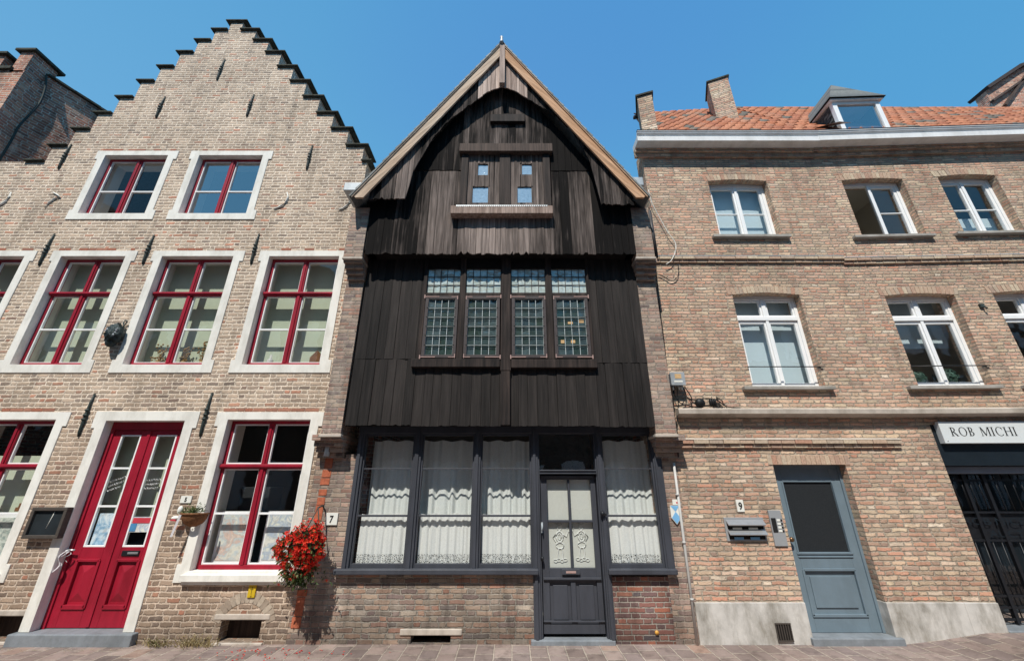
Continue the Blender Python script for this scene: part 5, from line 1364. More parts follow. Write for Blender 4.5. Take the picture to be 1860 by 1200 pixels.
# shop sign with hand-built serif capitals
SG = thing('shop_sign', XW((shx, -.05, zf1)), 'pale shop sign board lettered ROB MICHI above the dark gated entrance', 'sign')
zs1 = PW(1760, 766)[1]; zs0 = PW(1760, 805)[1]; sgx = (PW(1697, 765)[0]+PW(1712, 806)[0])/2
s = MB(XW); s.box(sgx, RX1-.5, -.045, .03, zs0, zs1); s.build('panel', M['sign_face'], SG, .003)
def serif(mb, ch, x, z, h, y):
    T, t, sv = .135*h, .05*h, .05*h
    def box(a, b, c, d): mb.box(x+a*h, x+b*h, y-.002, y, z+c*h, z+d*h)
    def stem(cx, wide=True):
        w = (.135 if wide else .055)/2; box(cx-w, cx+w, 0, 1); box(cx-w-.09, cx+w+.09, 0, .035); box(cx-w-.09, cx+w+.09, .965, 1)
    def bar(x0, z0, x1, z1, w):
        d = Vector((x1-x0, z1-z0)); n = Vector((-d.y, d.x)).normalized()*w/2
        mb.prism([(x+(x0+n.x)*h, z+(z0+n.y)*h), (x+(x0-n.x)*h, z+(z0-n.y)*h), (x+(x1-n.x)*h, z+(z1-n.y)*h), (x+(x1+n.x)*h, z+(z1+n.y)*h)], y-.0021, y)
    def arc(cx, cz, rx, rz, a0, a1, w0=.05, w1=.13, n=20):
        o, i = [], []
        for k in range(n+1):
            a = a0+(a1-a0)*k/n; w = w0+(w1-w0)*abs(math.cos(a))**1.5
            o.append((x+(cx+rx*math.cos(a))*h, z+(cz+rz*math.sin(a))*h)); i.append((x+(cx+(rx-w)*math.cos(a))*h, z+(cz+(rz-w*.45-.02)*math.sin(a))*h))
        for k in range(n): mb.prism([o[k], o[k+1], i[k+1], i[k]], y-.0019, y)
    pi = math.pi
    if ch == 'R': stem(.18); arc(.28, .74, .33, .26, -pi/2, pi/2); box(.2, .3, .48, .525); box(.2, .3, .955, 1); bar(.34, .5, .74, .0, .125); box(.62, .86, 0, .035); return .86
    if ch == 'O': arc(.5, .5, .46, .52, 0, 2*pi, n=36); return 1.0
    if ch == 'B': stem(.18); arc(.28, .75, .29, .25, -pi/2, pi/2); arc(.28, .26, .36, .26, -pi/2, pi/2); box(.2, .3, .48, .525); box(.2, .3, .955, 1); box(.2, .3, 0, .04); return .74
    if ch == 'M': stem(.14, False); bar(.17, .97, .56, .03, .13); bar(.56, .03, .93, .97, .05); stem(1.0); return 1.18
    if ch == 'I': stem(.17); return .34
    if ch == 'C': arc(.5, .5, .46, .52, .75, 2*pi-.75, n=30); box(.8, .84, .68, .98); return .9
    if ch == 'H': stem(.16); stem(.78); box(.2, .74, .49, .53); return .95
    return .42
s = MB(XW); x = PW(1722, 790)[0]; lh = (PW(1722, 777)[1]-PW(1722, 792.5)[1])
for word in ('ROB', 'MICHI'):
    s = MB(XW)
    for ch in word: x += (serif(s, ch, x, zs0+.095, lh, -.0455)+.17)*lh*.93
    s.build('lettering', M['ink'], SG); x += .55*lh
s = MB(XW); s.ball((sgx+.04, -.047, zs0+.03), .008, .004, .008, 8, 6); s.build('screw', M['steel'], SG)

# ================================================================ WALL FITTINGS
def number_plate(px0, py0, px1, py1, txt, label, y=-.012, f=P, xf=None):
    a = f((px0), py0, y); b = f(px1, py1, y); cx = (a[0]+b[0])/2; x0, x1 = a[0], b[0]; z0, z1 = b[1], a[1]
    t = thing('number_plate', (cx, y, z0), label, 'number plate', 'house number plates'); s = MB(); s.box(x0, x1, y-.004, y+.012, z0, z1); s.build('plate', M['plate'], t, .002)
    s = MB(); h = (z1-z0)*.6; text_into(s, txt, cx, z0+(z1-z0)*.2, y-.0055, h, .8, 'CENTER', .004); s.build('numeral', M['ink'], t)
number_plate(330, 900, 346, 913, '5', 'white house number 5 plate above the flower basket')
number_plate(593.5, 931, 611.5, 953, '7', 'white house number 7 plate right of the red hanging flowers', y=-.012)
number_plate(1336, 907, 1353, 929, '9', 'white house number 9 plate above the steel letter boxes', y=-.008)
# blue/white shield with small white notice
x, z = P(1226.5, 933); SHD = thing('heritage_shield', (x, -.02, z-.12), 'small blue and white chequered shield sign beside the cream conduit', 'sign')
w, h = .062, .12
top, mid, bot = z+h*.85, z+h*.0, z-h*1.0
s = MB(); s.prism([(x-w, top), (x-w, z-h*.35), (x, bot), (x+w, z-h*.35), (x+w, top)], -.02, -.008); s.build('shield', M['plate'], SHD)
s = MB(); s.prism([(x-w+.003, top-.003), (x, z+.03), (x+w-.003, top-.003)], -.0225, -.0205); s.prism([(x, z+.03), (x+w-.008, z-h*.35), (x, bot+.008), (x-w+.008, z-h*.35)], -.0225, -.0205); s.build('blue_field', M['shield_blue'], SHD)
x2, z2 = P(1228, 911.5); s = MB(); s.box(x2-.05, x2+.05, -.012, -.004, z2-.03, z2+.035); NB = tag(s.build('notice', M['plate']), 'tiny white notice above the blue and white shield', 'sign')
s = MB(); s.box(x2-.005, x2+.02, -.014, -.0125, z2-.015, z2+.005); s.build('red_mark', M['poster_red'], NB)
# yellow plate
x, z = P(459, 1072); YP = thing('utility_plate', (x, -.02, z-.07), 'small yellow utility marker plate on brick under the left window', 'sign')
s = MB(); s.box(x-.045, x+.045, -.02, -.004, z-.07, z+.07); s.build('plate', M['yellow'], YP, .006)
s = MB(); s.box(x-.002, x+.002, -.0225, -.0205, z-.035, z+.045); s.box(x-.02, x+.02, -.0225, -.0205, z+.015, z+.019); text_into(s, '38', x, z-.062, -.0212, .018, .9, 'CENTER'); s.build('marking', M['ink'], YP)
# orange reflector at the base wall
x, z = P(1193, 1148); s = MB(); s.tube([(x, .01, z), (x, -.012, z)], .022, 16); tag(s.build('reflector', M['reflector']), 'small round orange marker low on the dark brick base', 'marker')
# chalkboard
x0, x1, z0, z1 = rect_from(P, (56, 921), (122, 921), (40, 978), (104, 978), -.09)
CB = thing('chalkboard', ((x0+x1)/2, -.05, z0), 'empty black chalkboard in a brown frame left of the red door', 'chalkboard')
s = MB(); e = .04
s.box(x0, x1, -.09, -.01, z0, z0+e); s.box(x0, x1, -.09, -.01, z1-e, z1); s.box(x0, x0+e, -.0898, -.01, z0+e, z1-e); s.box(x1-e, x1, -.0898, -.01, z0+e, z1-e); s.build('frame', M['board_frame'], CB, .006)
s = MB(); s.box(x0+e, x1-e, -.06, -.02, z0+e, z1-e); s.build('board', M['chalk'], CB)
s = MB(); xm = (x0+x1)/2+.03; s.tube([(xm+.02, -.062, z1-e-.01), (xm, -.062, z1-e-.12), (xm-.015, -.062, z1-e-.2)], .004, 5); s.build('chalk_mark', M['plate'], CB)
# letter boxes of number 9
x0, x1, z0, z1 = rect_from(P, (1312, 939), (1384, 939), (1322, 982), (1394, 982))
MX = thing('letter_boxes', ((x0+x1)/2, 0, z0), 'steel letter boxes with two slanted flaps below house number 9', 'letter box')
s = MB(); s.box(x0, x1, -.014, .01, z0, z1); s.build('back_plate', M['steel_matte'], MX, .003)
H = z1-z0
for zt_, nm in ((z0+H*.83, 0), (z0+H*.43, 1)):
    s = MB(); s.prof([(-.014, zt_), (-.015, zt_+.02), (-.075, zt_-.035), (-.072, zt_-.045)], x0+.02, x1-.01); s.build('flap', M['steel'], MX)
    s = MB(); s.box(x0+.03, x1-.02, -.0165, -.0145, zt_-.095, zt_-.03); s.build('slot', M['soot'], MX)
    for q in (.3, .7): s = MB(); c = x0+(x1-x0)*q; s.box(c-.06, c+.055, -.021, -.017, zt_-.10, zt_-.07); s.build('name_card', M['shield_blue'] if nm else M['plate'], MX)
# intercom
x0, x1, z0, z1 = rect_from(P, (1392.5, 926), (1416, 926), (1408, 991), (1430, 991))
IC = thing('intercom', ((x0+x1)/2, 0, z0), 'grey metal doorbell intercom panel left of the grey blue door', 'intercom')
s = MB(); s.box(x0, x1, -.02, .01, z0, z1); s.build('panel', M['steel_matte'], IC, .003)
H = z1-z0; s = MB(); s.box(x0+.012, x0+.07, -.024, -.0205, z0+H*.38, z0+H*.78); s.build('speaker', M['ink'], IC)
for k in range(4): s = MB(); zc_ = z0+H*(.42+.1*k); s.box(x0+.082, x1-.035, -.025, -.0205, zc_-.012, zc_+.012); s.build('name_card', M['plate'], IC); s = MB(); s.box(x1-.03, x1-.01, -.027, -.0205, zc_-.01, zc_+.01); s.build('button', M['ink'], IC)
# junction box with cables
x0, x1, z0, z1 = rect_from(P, (1217, 677), (1240, 677), (1220, 699), (1245, 699), -.12)
JB = thing('junction_box', ((x0+x1)/2, -.1, z0), 'grey plastic junction box with black cables right of the timber house', 'junction box')
s = MB(); s.box(x0, x1, -.13, -.005, z0, z1); s.build('case', M['plastic_grey'], JB, .01)
s = MB(); s.box(x0-.008, x1+.008, -.14, -.1305, z0-.006, z1+.006); s.build('lid', M['zinc'], JB, .005)
s = MB(); m = (x0+x1)/2; s.box(m-.04, m+.05, -.1435, -.1405, z0+.09, z1-.02); s.build('sticker', M['ochre'], JB); s = MB(); s.box(m-.06, m+.06, -.1435, -.1405, z0+.035, z0+.06); s.build('label_strip', M['plate'], JB)
s = MB()
for k, q in enumerate((x0+.03, x1-.07, x1-.03)): s.tube([(q, -.08, z0), (q, -.08, z0-.06)], .012, 8)
s.build('cable_gland', M['plate'], JB)
r6 = random.Random(9)
s = MB()
def cab(pts, r=.007):
    q = [Vector(p) for p in pts]; out = []
    for i in range(len(q)-1):
        p0 = q[max(i-1, 0)]; p1 = q[i]; p2 = q[i+1]; p3 = q[min(i+2, len(q)-1)]
        for k in range(6):
            t = k/6; out.append(.5*((2*p1)+(p2-p0)*t+(2*p0-5*p1+4*p2-p3)*t*t+(3*p1-p0-3*p2+p3)*t**3))
    out.append(q[-1]); s.tube([tuple(o) for o in out], r, 6)
def C3(px, py, Y=-.06): a = P(px, py, Y); return (a[0], Y, a[1])
zb = P(1300, 741, -.1)[1]
cab([C3(1224, 702), C3(1225, 715), C3(1232, 728), C3(1245, 735), C3(1262, 731)])
cab([C3(1240, 702), C3(1246, 718), C3(1238, 735), C3(1228, 738)])
cab([C3(1243, 702), C3(1256, 722), C3(1254, 738), C3(1240, 740)])
cab([C3(1216, 720), C3(1226, 724), C3(1245, 722), C3(1262, 726), C3(1285, 723), C3(1305, 728), C3(1320, 738), C3(1345, 741)])
cab([C3(1250, 722), C3(1270, 738), C3(1290, 736), C3(1310, 740)])
cab([C3(1225, 702), C3(1222, 730), C3(1226, 760), C3(1229, 790), C3(1232, 830)], .009)
cab([C3(1230, 703), C3(1232, 740), C3(1229, 770), C3(1232, 800)], .006)
for k in range(9): cab([C3(1295+r6.uniform(-6, 8), 724+r6.uniform(-4, 6)), C3(1305+r6.uniform(-8, 12), 732+r6.uniform(-8, 8)), C3(1318+r6.uniform(-10, 12), 738+r6.uniform(-5, 4))], .0045)
s.build('cable', M['rubber'], JB)
s = MB()
for (px, py, r) in ((1222, 745, .0),): pass
for k in range(7): c = P(1222, 742+k*5, -.08); s.ball((c[0], -.08, c[1]), .03, .03, .05, 8, 6)
s.build('cable_coil', M['rubber'], JB); s = MB()
c = P(1271, 732, -.08); s.ball((c[0], -.09, c[1]), .07, .05, .07, 12, 8)
s.build('cable_coil', M['rubber'], JB); s = MB()
for k in range(3): c = P(1290+k*4, 731, -.08); s.ball((c[0], -.09, c[1]), .02, .03, .06, 8, 6)
s.build('cable_coil', M['rubber'], JB)
s = MB(); cab([(P(1232, 830, -.03)[0], -.03, P(1232, 830, -.03)[1]), C3(1232, 845, -.03), C3(1236, 880, -.03)], .012)
s = MB(); a = P(1229, 840, -.03); xx = (P(1229, 840, -.03)[0]+P(1263, 1165, -.03)[0])/2
s.tube([(xx-.02, -.03, 0.0), (xx-.01, -.032, 1.0), (xx, -.03, a[1])], .016, 10)
for z in (.45, 1.05, 1.6): s.tube([(xx-.012, -.032, z-.012), (xx-.012, -.032, z+.012)], .022, 10)
tag(s.build('conduit', M['pipe_white']), 'thin cream conduit pipe running down between the timber house and number 9', 'pipe')
# thin black cable climbing the right pier, white cable loop from the eave
s = MB(); cab([C3(1190, 465, -.05), C3(1196, 540, -.03), C3(1205, 610, -.03), C3(1215, 700, -.03), C3(1219, 745, -.04)], .007)
tag(s.build('cable', M['rubber']), 'thin black cable running up the joint beside the timber house', 'cable', 'loose cables on the right facade')
s = MB(); cab([C3(1178, 345, -.1), C3(1184, 368, -.08), C3(1198, 395, -.06), C3(1212, 420, -.06), C3(1226, 440, -.06), C3(1227, 455, -.07), C3(1220, 472, -.07), C3(1210, 480, -.06)], .0065)
tag(s.build('cable', M['plate']), 'thin white cable looping down beside the timber gable', 'cable', 'loose cables on the right facade')
s = MB(); cab([C3(1231, 480, -.03), C3(1233, 490, -.03), C3(1230, 503, -.03), C3(1220, 510, -.03), C3(1205, 502, -.03), C3(1196, 498, -.03)], .006)
tag(s.build('cable', M['rubber']), 'short black cable loop under the brick string course', 'cable', 'loose cables on the right facade')
# drainpipe at the right of the timber gable
s = MB(); a = P(1178, 365, YG-.0); b = P(1190, 465, YG-.0); s.tube([((a[0]+b[0])/2+.02, YG+.05, 5.72), ((a[0]+b[0])/2+.02, YG+.05, 4.88)], .032, 10); s.build('drainpipe', M['pipe_black'], TH)
a = P(595, 815, -.1); s = MB(); s.tube([(a[0], -.1, a[1]-.09), (a[0], -.1, a[1]+.08)], .035, 10); s.build('pipe_stub', M['pipe_lead'], TH)
# iron fixing on the right wing
x, z = PW(1781, 556); s = MB(XW); s.box(x-.03, x+.03, -.03, 0.01, z-.03, z+.03); s.tube([(x, -.02, z), (x+.03, -.05, z-.06)], .012, 6); s.build('iron_fixing', M['iron'], BH)

# hanging red flowers
c0 = P(552, 1000, -.3); HB = thing('hanging_flowers', (c0[0], -.3, c0[1]), 'hanging basket overflowing with bright red flowers beside house number 7', 'flower basket')
cx, cz = c0; r7 = random.Random(21)
s = MB(); s.ball((cx, -.26, cz+.02), .2, .17, .2, 16, 10); s.build('basket', M['soot'], HB)
hz_ = P(560, 925, -.05)[1]
s = MB(); s.tube([(cx+.05, .0, hz_-.02), (cx+.05, -.1, hz_+.05), (cx+.05, -.22, hz_+.03)], .01, 8); s.tube([(cx+.05, -.22, hz_+.03), (cx-.05, -.26, cz+.18)], .006, 6); s.tube([(cx+.05, -.22, hz_+.03), (cx+.13, -.26, cz+.18)], .006, 6); s.build('bracket', M['iron'], HB)
fl = MB(); lf = MB()
def surf(th, ph):
    # lopsided drooping mass: wide to the left, trailing below
    d = Vector((math.sin(th)*math.cos(ph), math.sin(th)*math.sin(ph), math.cos(th)))
    lob = 1+.13*math.sin(3.1*ph+2*th)+.10*math.sin(5.3*th+1.7*ph+1); rx = (.205+(.05 if d.x < 0 else -.02))*lob; rz = (.25 if d.z > 0 else .25)*lob
    return Vector((cx+d.x*rx+(-.05 if d.z < .2 and d.x < 0 else 0)*d.z, -.28+d.y*.24, cz+d.z*rz)), d
def flower(p, d, sz):
    d = (d+Vector((r7.uniform(-.5, .5), r7.uniform(-.5, .2), r7.uniform(-.8, .1)))).normalized()
    a = d.orthogonal().normalized(); b = d.cross(a)
    tw = r7.uniform(0, 6.28); fl.cur = r7.random()
    for k in range(5):
        an = tw+k*2*math.pi/5; u = a*math.cos(an)+b*math.sin(an); v = a*math.cos(an+1.57)+b*math.sin(an+1.57)
        tip = p+u*sz*1.1+d*sz*.75; mid = p+u*sz*.6+d*sz*.5
        fl.cur = min(1, max(0, fl.cur+r7.uniform(-.1, .1)))
        fl.add([tuple(p), tuple(mid+v*sz*.3), tuple(tip), tuple(mid-v*sz*.3)], [(0, 1, 2, 3)])
for k in range(760):
    th = math.acos(r7.uniform(-.85, 1)); ph = r7.uniform(math.pi*.93, math.pi*2.07)
    p, d = surf(th, ph); p = p+d*r7.gauss(0, .028)+d*.01
    cl = math.sin(p.x*23)*math.sin(p.z*19+1)
    if cl < -.35 and r7.random() < .6: continue
    if d.z < -.55 and r7.random() < .45: continue
    flower(p, d, r7.uniform(.017, .027))
for k in range(30):      # trailing shoots
    x = cx+r7.gauss(0, .08); y = -.28+r7.uniform(-.12, .1); z = cz-.16-r7.uniform(0, .06); L = r7.uniform(.06, .24); dx = r7.gauss(0, .02)
    for q in range(int(L/.02)):
        p = Vector((x+dx*q, y, z-q*.02)); d2 = Vector((r7.uniform(-1, 1), r7.uniform(-1, .3), r7.uniform(-1.4, .0))).normalized(); a = d2.orthogonal().normalized(); l = r7.uniform(.025, .045); lf.cur = r7.random()**1.4
        lf.add([tuple(p), tuple(p+d2*l*.5+a*l*.2), tuple(p+d2*l), tuple(p+d2*l*.5-a*l*.2)], [(0, 1, 2, 3)])
        if r7.random() < .12: flower(p, Vector((0, -1, -.4)), .018)
for k in range(1300):
    th = math.acos(r7.uniform(-1, 1)); ph = r7.uniform(math.pi*.9, math.pi*2.1)
    p, d = surf(th, ph); p = p-d*r7.uniform(-.02, .06)
    if d.z < -.4: p.z -= r7.uniform(0, .1)
    d2 = (d+Vector((r7.uniform(-.7, .7), r7.uniform(-.7, .3), r7.uniform(-1.3, .1)))).normalized()
    a = d2.cross(Vector((r7.uniform(-1, 1), r7.uniform(-1, 1), r7.uniform(-1, 1)))).normalized(); L = r7.uniform(.03, .065); w = L*.22; lf.cur = r7.random()**1.3
    lf.add([tuple(p), tuple(p+d2*L*.5+a*w), tuple(p+d2*L), tuple(p+d2*L*.5-a*w)], [(0, 1, 2, 3)])
fl.build('blossom', M['red_petal'], HB); lf.build('foliage', M['leaf'], HB)
# petals fallen on the pavement
s = MB()
for k in range(75):
    gx_ = r7.choice([r7.gauss(-2.95, .12), r7.gauss(-2.45, .2), r7.gauss(-2.75, .25), r7.uniform(-3.3, -1.3)]); gy = -.15-abs(r7.gauss(0, .2)); s.cur = r7.random(); sz = r7.uniform(.008, .02); an = r7.uniform(0, 3)
    s.add([(gx_, gy, .005), (gx_+sz*math.cos(an), gy+sz*math.sin(an), .012), (gx_+sz*1.6*math.cos(an+.5), gy+sz*1.6*math.sin(an+.5), .006), (gx_+sz*math.cos(an+1.1), gy+sz*math.sin(an+1.1), .010)], [(0, 1, 2, 3)])
o = s.build('fallen_petals', M['red_petal']); tag(o, 'red petals scattered on the pavement below the hanging flowers', 'petals'); o['kind'] = 'stuff'
# weeds at the wall foot
def weeds(px, label, n, w, h, tmin):
    x0 = P(px, 1172)[0]; s = MB()
    for k in range(n):
        x = x0+r7.gauss(0, w); y = -.02-abs(r7.gauss(0, .05)); H = r7.uniform(.3, 1)*h; dx = r7.uniform(-.06, .06); dy = -r7.uniform(0, .07); s.cur = r7.uniform(tmin, 1); b = .003
        s.add([(x-b, y, 0), (x+b, y, 0), (x+dx*.5+b, y+dy*.4, H*.6), (x+dx, y+dy, H), (x+dx*.5-b, y+dy*.4, H*.6)], [(0, 1, 2, 3, 4)])
        if r7.random() < .35: s.ball((x+dx, y+dy, H), .007, .007, .005, 5, 4)
    tag(s.build('weed', M['dry_grass']), label, 'weed', 'weeds at the wall foot')
weeds(292, 'green flowering weed tuft at the wall foot just right of the red door', 90, .08, .09, 0)
weeds(362, 'dry straw coloured weed tuft left of the cellar opening', 170, .11, .12, .45)
s = MB()
for k in range(120):
    x = r7.uniform(-5.9, -4.1); y = -.17-abs(r7.gauss(0, .03)); an = r7.uniform(0, 3.1); L = r7.uniform(.01, .03); s.cur = r7.uniform(.5, 1)
    s.add([(x, y, .004), (x+L*math.cos(an), y+L*math.sin(an)*.5, .007), (x+L*math.cos(an)+.004, y+L*math.sin(an)*.5+.004, .006)], [(0, 1, 2)])
o = s.build('straw_litter', M['dry_grass']); tag(o, 'dry straw and leaf litter along the bluestone door step', 'litter'); o['kind'] = 'stuff'

# wicker wall basket with bird ornament next to number 5
c = P(341, 938, -.12); WB = thing('wall_basket', (c[0], -.1, c[1]), 'wicker wall basket of green plants hanging under house number 5', 'flower basket')
bx, bz = c; s = MB()
vs = []; n, m = 14, 7
for j in range(m+1):
    t = j/m
    for k in range(n+1):
        an = math.pi*k/n; r = .155*math.sqrt(max(0, 1-(t*.98)**2)); vs.append((bx+.02+r*math.cos(an), -.16*math.sqrt(max(0, 1-(t*.95)**2))*math.sin(an)-.004, bz+.03-t*.15))
s.smooth = True; s.add(vs, [(j*(n+1)+k, j*(n+1)+k+1, (j+1)*(n+1)+k+1, (j+1)*(n+1)+k) for j in range(m) for k in range(n)])
s.tube([(bx+.02+.16*math.cos(math.pi*k/12), -.165*math.sin(math.pi*k/12)-.004, bz+.032) for k in range(13)], .012, 6); s.build('basket', M['terracotta'], WB)
s = MB()
for k in range(260):
    p = Vector((bx+.0+r7.gauss(0, .06), -.07+r7.gauss(0, .035), bz+.04+abs(r7.gauss(0, .035)))); d2 = Vector((r7.uniform(-1, 1), r7.uniform(-1, .4), r7.uniform(-.2, 1))).normalized(); a = d2.orthogonal().normalized()*.006; L = r7.uniform(.015, .04); s.cur = r7.random()
    s.add([tuple(p), tuple(p+d2*L*.5+a), tuple(p+d2*L), tuple(p+d2*L*.5-a)], [(0, 1, 2, 3)])
s.build('foliage', M['leaf'], WB)
s = MB(); lx, lz = bx-.13, bz+.045
s.ball((lx-.01, -.09, lz+.03), .03, .03, .05, 10, 8); s.ball((lx-.03, -.1, lz-.06), .055, .035, .025, 10, 8)
tag(s.build('ornament', M['plate']), 'white ceramic bird ornament at the left end of the wicker basket', 'ornament')
s = MB(); s.prism([(lx-.085, lz-.085), (lx-.0, lz-.095), (lx-.02, lz-.06)], -.13, -.08); tag(s.build('tag', M['poster_red']), 'small red tag under the white ornament on the wicker basket', 'tag')
s = MB()
for q in range(7): z0_ = lz-.02-q*.035; s.quad((lx+.055-q*.006, -.17, z0_), (lx+.085-q*.006, -.172, z0_), (lx+.079-q*.006, -.171, z0_-.035), (lx+.047-q*.006, -.169, z0_-.035))
tag(s.build('ribbon', M['cloth_white']), 'white ribbon hanging from the wicker basket under number 5', 'ribbon')

# ================================================================ NEIGHBOURS
NB = thing('red_brick_house', (-11.5, 0, 0), 'tall dark red brick house behind the left side of the stepped gable', 'house')
nx = -9.88; s = MB(); s.box(-15, nx, .0, .3, 0, 9.55); s.build('front_wall', M['brick_red'], NB)
SDX, SDY = .5, 1.0
def sidept(px, py, off=0.0):
    u, fw, up = ray(px, py); x_, y_ = nx+off, .3       # plane through (nx, .3) along (SDX, SDY)
    k = (x_*SDY-(y_+DIST)*SDX)/(u*SDY-fw*SDX); return (u*k, fw*k-DIST, EYE+up*k)
A_, B_ = sidept(84, 137), sidept(190, 205)
zs_ = (B_[2]-A_[2])/(B_[1]-A_[1])
def zside(y): return A_[2]+zs_*(y-A_[1])
x9, y9 = nx+.5*5, .3+5
s = MB(); s.add([(nx, .3, 0), (x9, y9, 0), (x9, y9, zside(y9)), (nx, .3, zside(.3)), (nx-.4, .3, 0), (x9-.4, y9, 0), (x9-.4, y9, zside(y9)), (nx-.4, .3, zside(.3))], [(0, 1, 2, 3), (4, 7, 6, 5), (3, 2, 6, 7), (1, 5, 6, 2)]); s.build('side_wall', M['brick_red'], NB)
s = MB()
for k in range(14):
    y0_ = .3+k*.36; y1_ = y0_+.39; s.cur = rnd.random(); q0, q1 = nx+.5*(y0_-.3), nx+.5*(y1_-.3); h0 = zside(y0_)+.004; h1 = zside(y1_)+.03*(k % 3)*.5
    s.add([(q0-.4, y0_, h0), (q0+.06, y0_, h0), (q1+.06, y1_, h1), (q1-.4, y1_, h1), (q0-.4, y0_, h0+.045), (q0+.06, y0_, h0+.045), (q1+.06, y1_, h1+.045), (q1-.4, y1_, h1+.045)], [(0, 1, 5, 4), (1, 2, 6, 5), (4, 5, 6, 7), (0, 3, 2, 1)])
s.build('roof_verge', M['cap'], NB)
def cappier(px0, px1, pyt, pyb, z0):
    a = P(px0, pyt)[0]; b = P(px1, pyt)[0]; z1 = P(px0, pyt)[1]; s = MB(); s.box(a, b, .0, .45, z0, z1-.06); o = s.build('gable_pier', M['brick_red'], NB)
    s = MB(); s.box(a-.08, b+.07, -.06, .53, z1-.06, z1); s.build('step_cap', M['cap'], o, .006)
cappier(42, 66, 92, 120, 9.5); cappier(-20, 14, 98, 120, 9.4)
s = MB(); s.box(-15, P(28, 120)[0], -.05, .5, 9.55, 9.62); s.build('coping', M['cap'], NB)
s = MB(); s.add([(-15, .31, 9.3), (nx-.3, .31, 9.3), (x9-.3, y9, 9.6), (-15, y9, 9.6)], [(0, 1, 2, 3)]); s.build('roof', M['dark_tile'], NB)
# cable down that wall
s = MB(); cab([sidept(*q, .05) for q in ((84, 138), (82, 160), (73, 185), (56, 206), (34, 230), (20, 256), (-4, 296))], .02)
s.build('cable', M['iron'], NB)
FR = thing('gabled_house', XW((12, 3, 0)), 'dark gabled roof rising behind the right end of the orange tiles', 'house')
s = MB(); Yq = 3.2
pl = [P(1787, 196, Yq), P(1790, 166, Yq), P(1850, 126, Yq), P(1905, 108, Yq), P(1960, 150, Yq), P(1962, 215, Yq)]
s.prism([(pl[0][0], 8.0)]+pl[1:5]+[(pl[5][0], 8.0)], Yq, Yq+.3); s.build('gable_wall', M['brick_red'], FR)
s = MB()
for a, b in zip(pl[1:4], pl[2:5]):
    s.cur = .3; d = Vector((b[0]-a[0], b[1]-a[1])).normalized(); n_ = Vector((-d.y, d.x))
    s.prism([a, b, (b[0]+n_.x*.1, b[1]+n_.y*.1), (a[0]+n_.x*.1, a[1]+n_.y*.1)], Yq-.12, Yq+.45)
s.build('roof', M['dark_tile'], FR)
s = MB()
for (a, b) in ((P(1800, 188, Yq), P(1855, 150, Yq)), (P(1823, 196, Yq), P(1862, 140, Yq))):
    d = Vector((b[0]-a[0], b[1]-a[1])).normalized(); n_ = Vector((-d.y, d.x))*.06; s.cur = .9
    s.prism([a, b, (b[0]+n_.x, b[1]+n_.y), (a[0]+n_.x, a[1]+n_.y)], Yq-.1, Yq+.0)
s.build('gable_timber', M['beam'], FR)
s = MB(); s.box(pl[1][0], pl[4][0], Yq+.1, Yq+3, 0, 7.9); s.build('wall', M['brick_red'], FR)

# the terrace across the street, seen only in the window glass
s = MB()
def opp(x0, x1, eave, ridge, step=False):
    m = (x0+x1)/2; s.prism([(x0, 0), (x1, 0), (x1, eave), (m, ridge), (x0, eave)], -15.5, -9.5)
for a in ((-30, -23, 9, 13), (-23, -16.8, 10.5, 14.5), (-16.8, -11.4, 10.2, 12.6), (-11.4, -6.8, 9.8, 11.6), (-6.8, -2.2, 9.2, 10.4), (-2.2, 3.0, 8.7, 10.1), (3.0, 8.4, 7.6, 9.4), (8.4, 13.5, 8.6, 11.9), (13.5, 20, 8, 10.5), (20, 28, 8, 11)): opp(*a)
structure(s.build('opposite_terrace', M['far_wall']))
s = MB()
for x in [-29.2+i*1.55 for i in range(36)]:
    for z in (1.0, 3.9, 6.4): s.box(x, x+.85, -9.52, -9.47, z, z+1.5)
structure(s.build('opposite_windows', M['white_paint']))

# ================================================================ CAMERA, SUN, SKY
cam = bpy.data.cameras.new('camera'); co = bpy.data.objects.new('camera', cam); COL.objects.link(co)
cam.sensor_width = 36; cam.sensor_fit = 'HORIZONTAL'; cam.lens = 36*FPX/1860; cam.clip_end = 1000; cam.clip_start = .05
co.location = (0, -DIST, EYE); co.rotation_euler = (math.pi/2+PITCH, 0, 0)
scene.camera = co
SUN = Vector((-.27, -1.0, 1.47)).normalized()
sl = bpy.data.lights.new('sun', 'SUN'); sl.energy = 5.0; sl.angle = R(.53); sl.color = (1, .955, .88)
so = bpy.data.objects.new('sun', sl); COL.objects.link(so); so.rotation_euler = (-SUN).to_track_quat('-Z', 'Y').to_euler(); so.location = (0, -5, 20)
w = bpy.data.worlds.new('World'); scene.world = w; w.use_nodes = True; nt = w.node_tree; nt.nodes.clear()
sky = nt.nodes.new('ShaderNodeTexSky'); sky.sky_type = 'NISHITA'; sky.sun_disc = False
sky.sun_elevation = math.asin(SUN.z); sky.sun_rotation = math.atan2(SUN.x, SUN.y)
sky.air_density = 1.0; sky.dust_density = .5; sky.ozone_density = 1.0
bg = nt.nodes.new('ShaderNodeBackground'); bg.inputs[1].default_value = .12; ou = nt.nodes.new('ShaderNodeOutputWorld')
mul = nt.nodes.new('ShaderNodeMix'); mul.data_type = 'RGBA'; mul.blend_type = 'MULTIPLY'; mul.inputs[0].default_value = 1; mul.inputs[7].default_value = (1.8, 2.6, 2.75, 1)
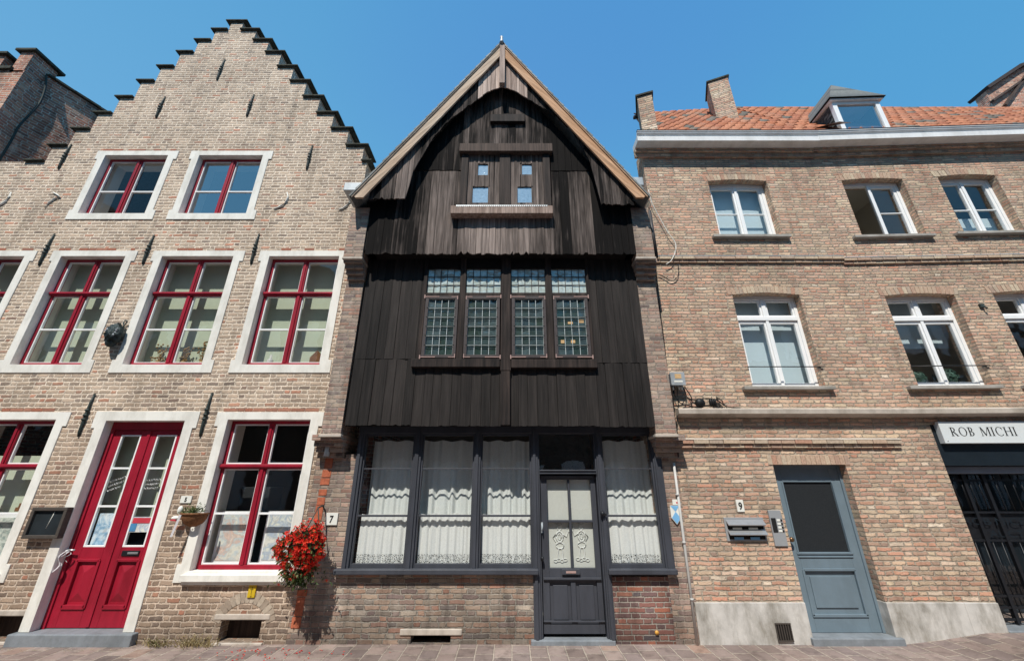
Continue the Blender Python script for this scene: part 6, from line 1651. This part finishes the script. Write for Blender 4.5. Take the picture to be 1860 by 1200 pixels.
nt.links.new(sky.outputs[0], mul.inputs[6]); lim = nt.nodes.new('ShaderNodeMix'); lim.data_type = 'RGBA'; lim.blend_type = 'DARKEN'; lim.inputs[0].default_value = 1; lim.inputs[7].default_value = (1.4, 3.7, 6.1, 1)
nt.links.new(mul.outputs[2], lim.inputs[6])
tc = nt.nodes.new('ShaderNodeTexCoord'); sx = nt.nodes.new('ShaderNodeSeparateXYZ'); nt.links.new(tc.outputs['Generated'], sx.inputs[0])
ma = nt.nodes.new('ShaderNodeMath'); ma.operation = 'MULTIPLY_ADD'; nt.links.new(sx.outputs[0], ma.inputs[0]); ma.inputs[1].default_value = .5; ma.inputs[2].default_value = .5
rp = nt.nodes.new('ShaderNodeValToRGB'); rp.color_ramp.elements[0].position = .15; rp.color_ramp.elements[0].color = (1.0, 1.0, 1.0, 1); rp.color_ramp.elements[1].position = .85; rp.color_ramp.elements[1].color = (.68, .88, .96, 1); nt.links.new(ma.outputs[0], rp.inputs[0])
gm = nt.nodes.new('ShaderNodeMix'); gm.data_type = 'RGBA'; gm.blend_type = 'MULTIPLY'; gm.inputs[0].default_value = 1; nt.links.new(lim.outputs[2], gm.inputs[6]); nt.links.new(rp.outputs[0], gm.inputs[7]); rz = nt.nodes.new('ShaderNodeValToRGB'); rz.color_ramp.elements[0].position = .35; rz.color_ramp.elements[0].color = (1, 1, 1, 1); rz.color_ramp.elements[1].position = .92; rz.color_ramp.elements[1].color = (.62, .80, .90, 1); nt.links.new(sx.outputs[2], rz.inputs[0])
gz = nt.nodes.new('ShaderNodeMix'); gz.data_type = 'RGBA'; gz.blend_type = 'MULTIPLY'; gz.inputs[0].default_value = 1; nt.links.new(gm.outputs[2], gz.inputs[6]); nt.links.new(rz.outputs[0], gz.inputs[7]); nt.links.new(gz.outputs[2], bg.inputs[0]); nt.links.new(bg.outputs[0], ou.inputs[0])
scene.view_settings.view_transform = 'Standard'; scene.view_settings.look = 'None'; scene.view_settings.exposure = 0
scene.cycles.max_bounces = 8; scene.cycles.transparent_max_bounces = 12
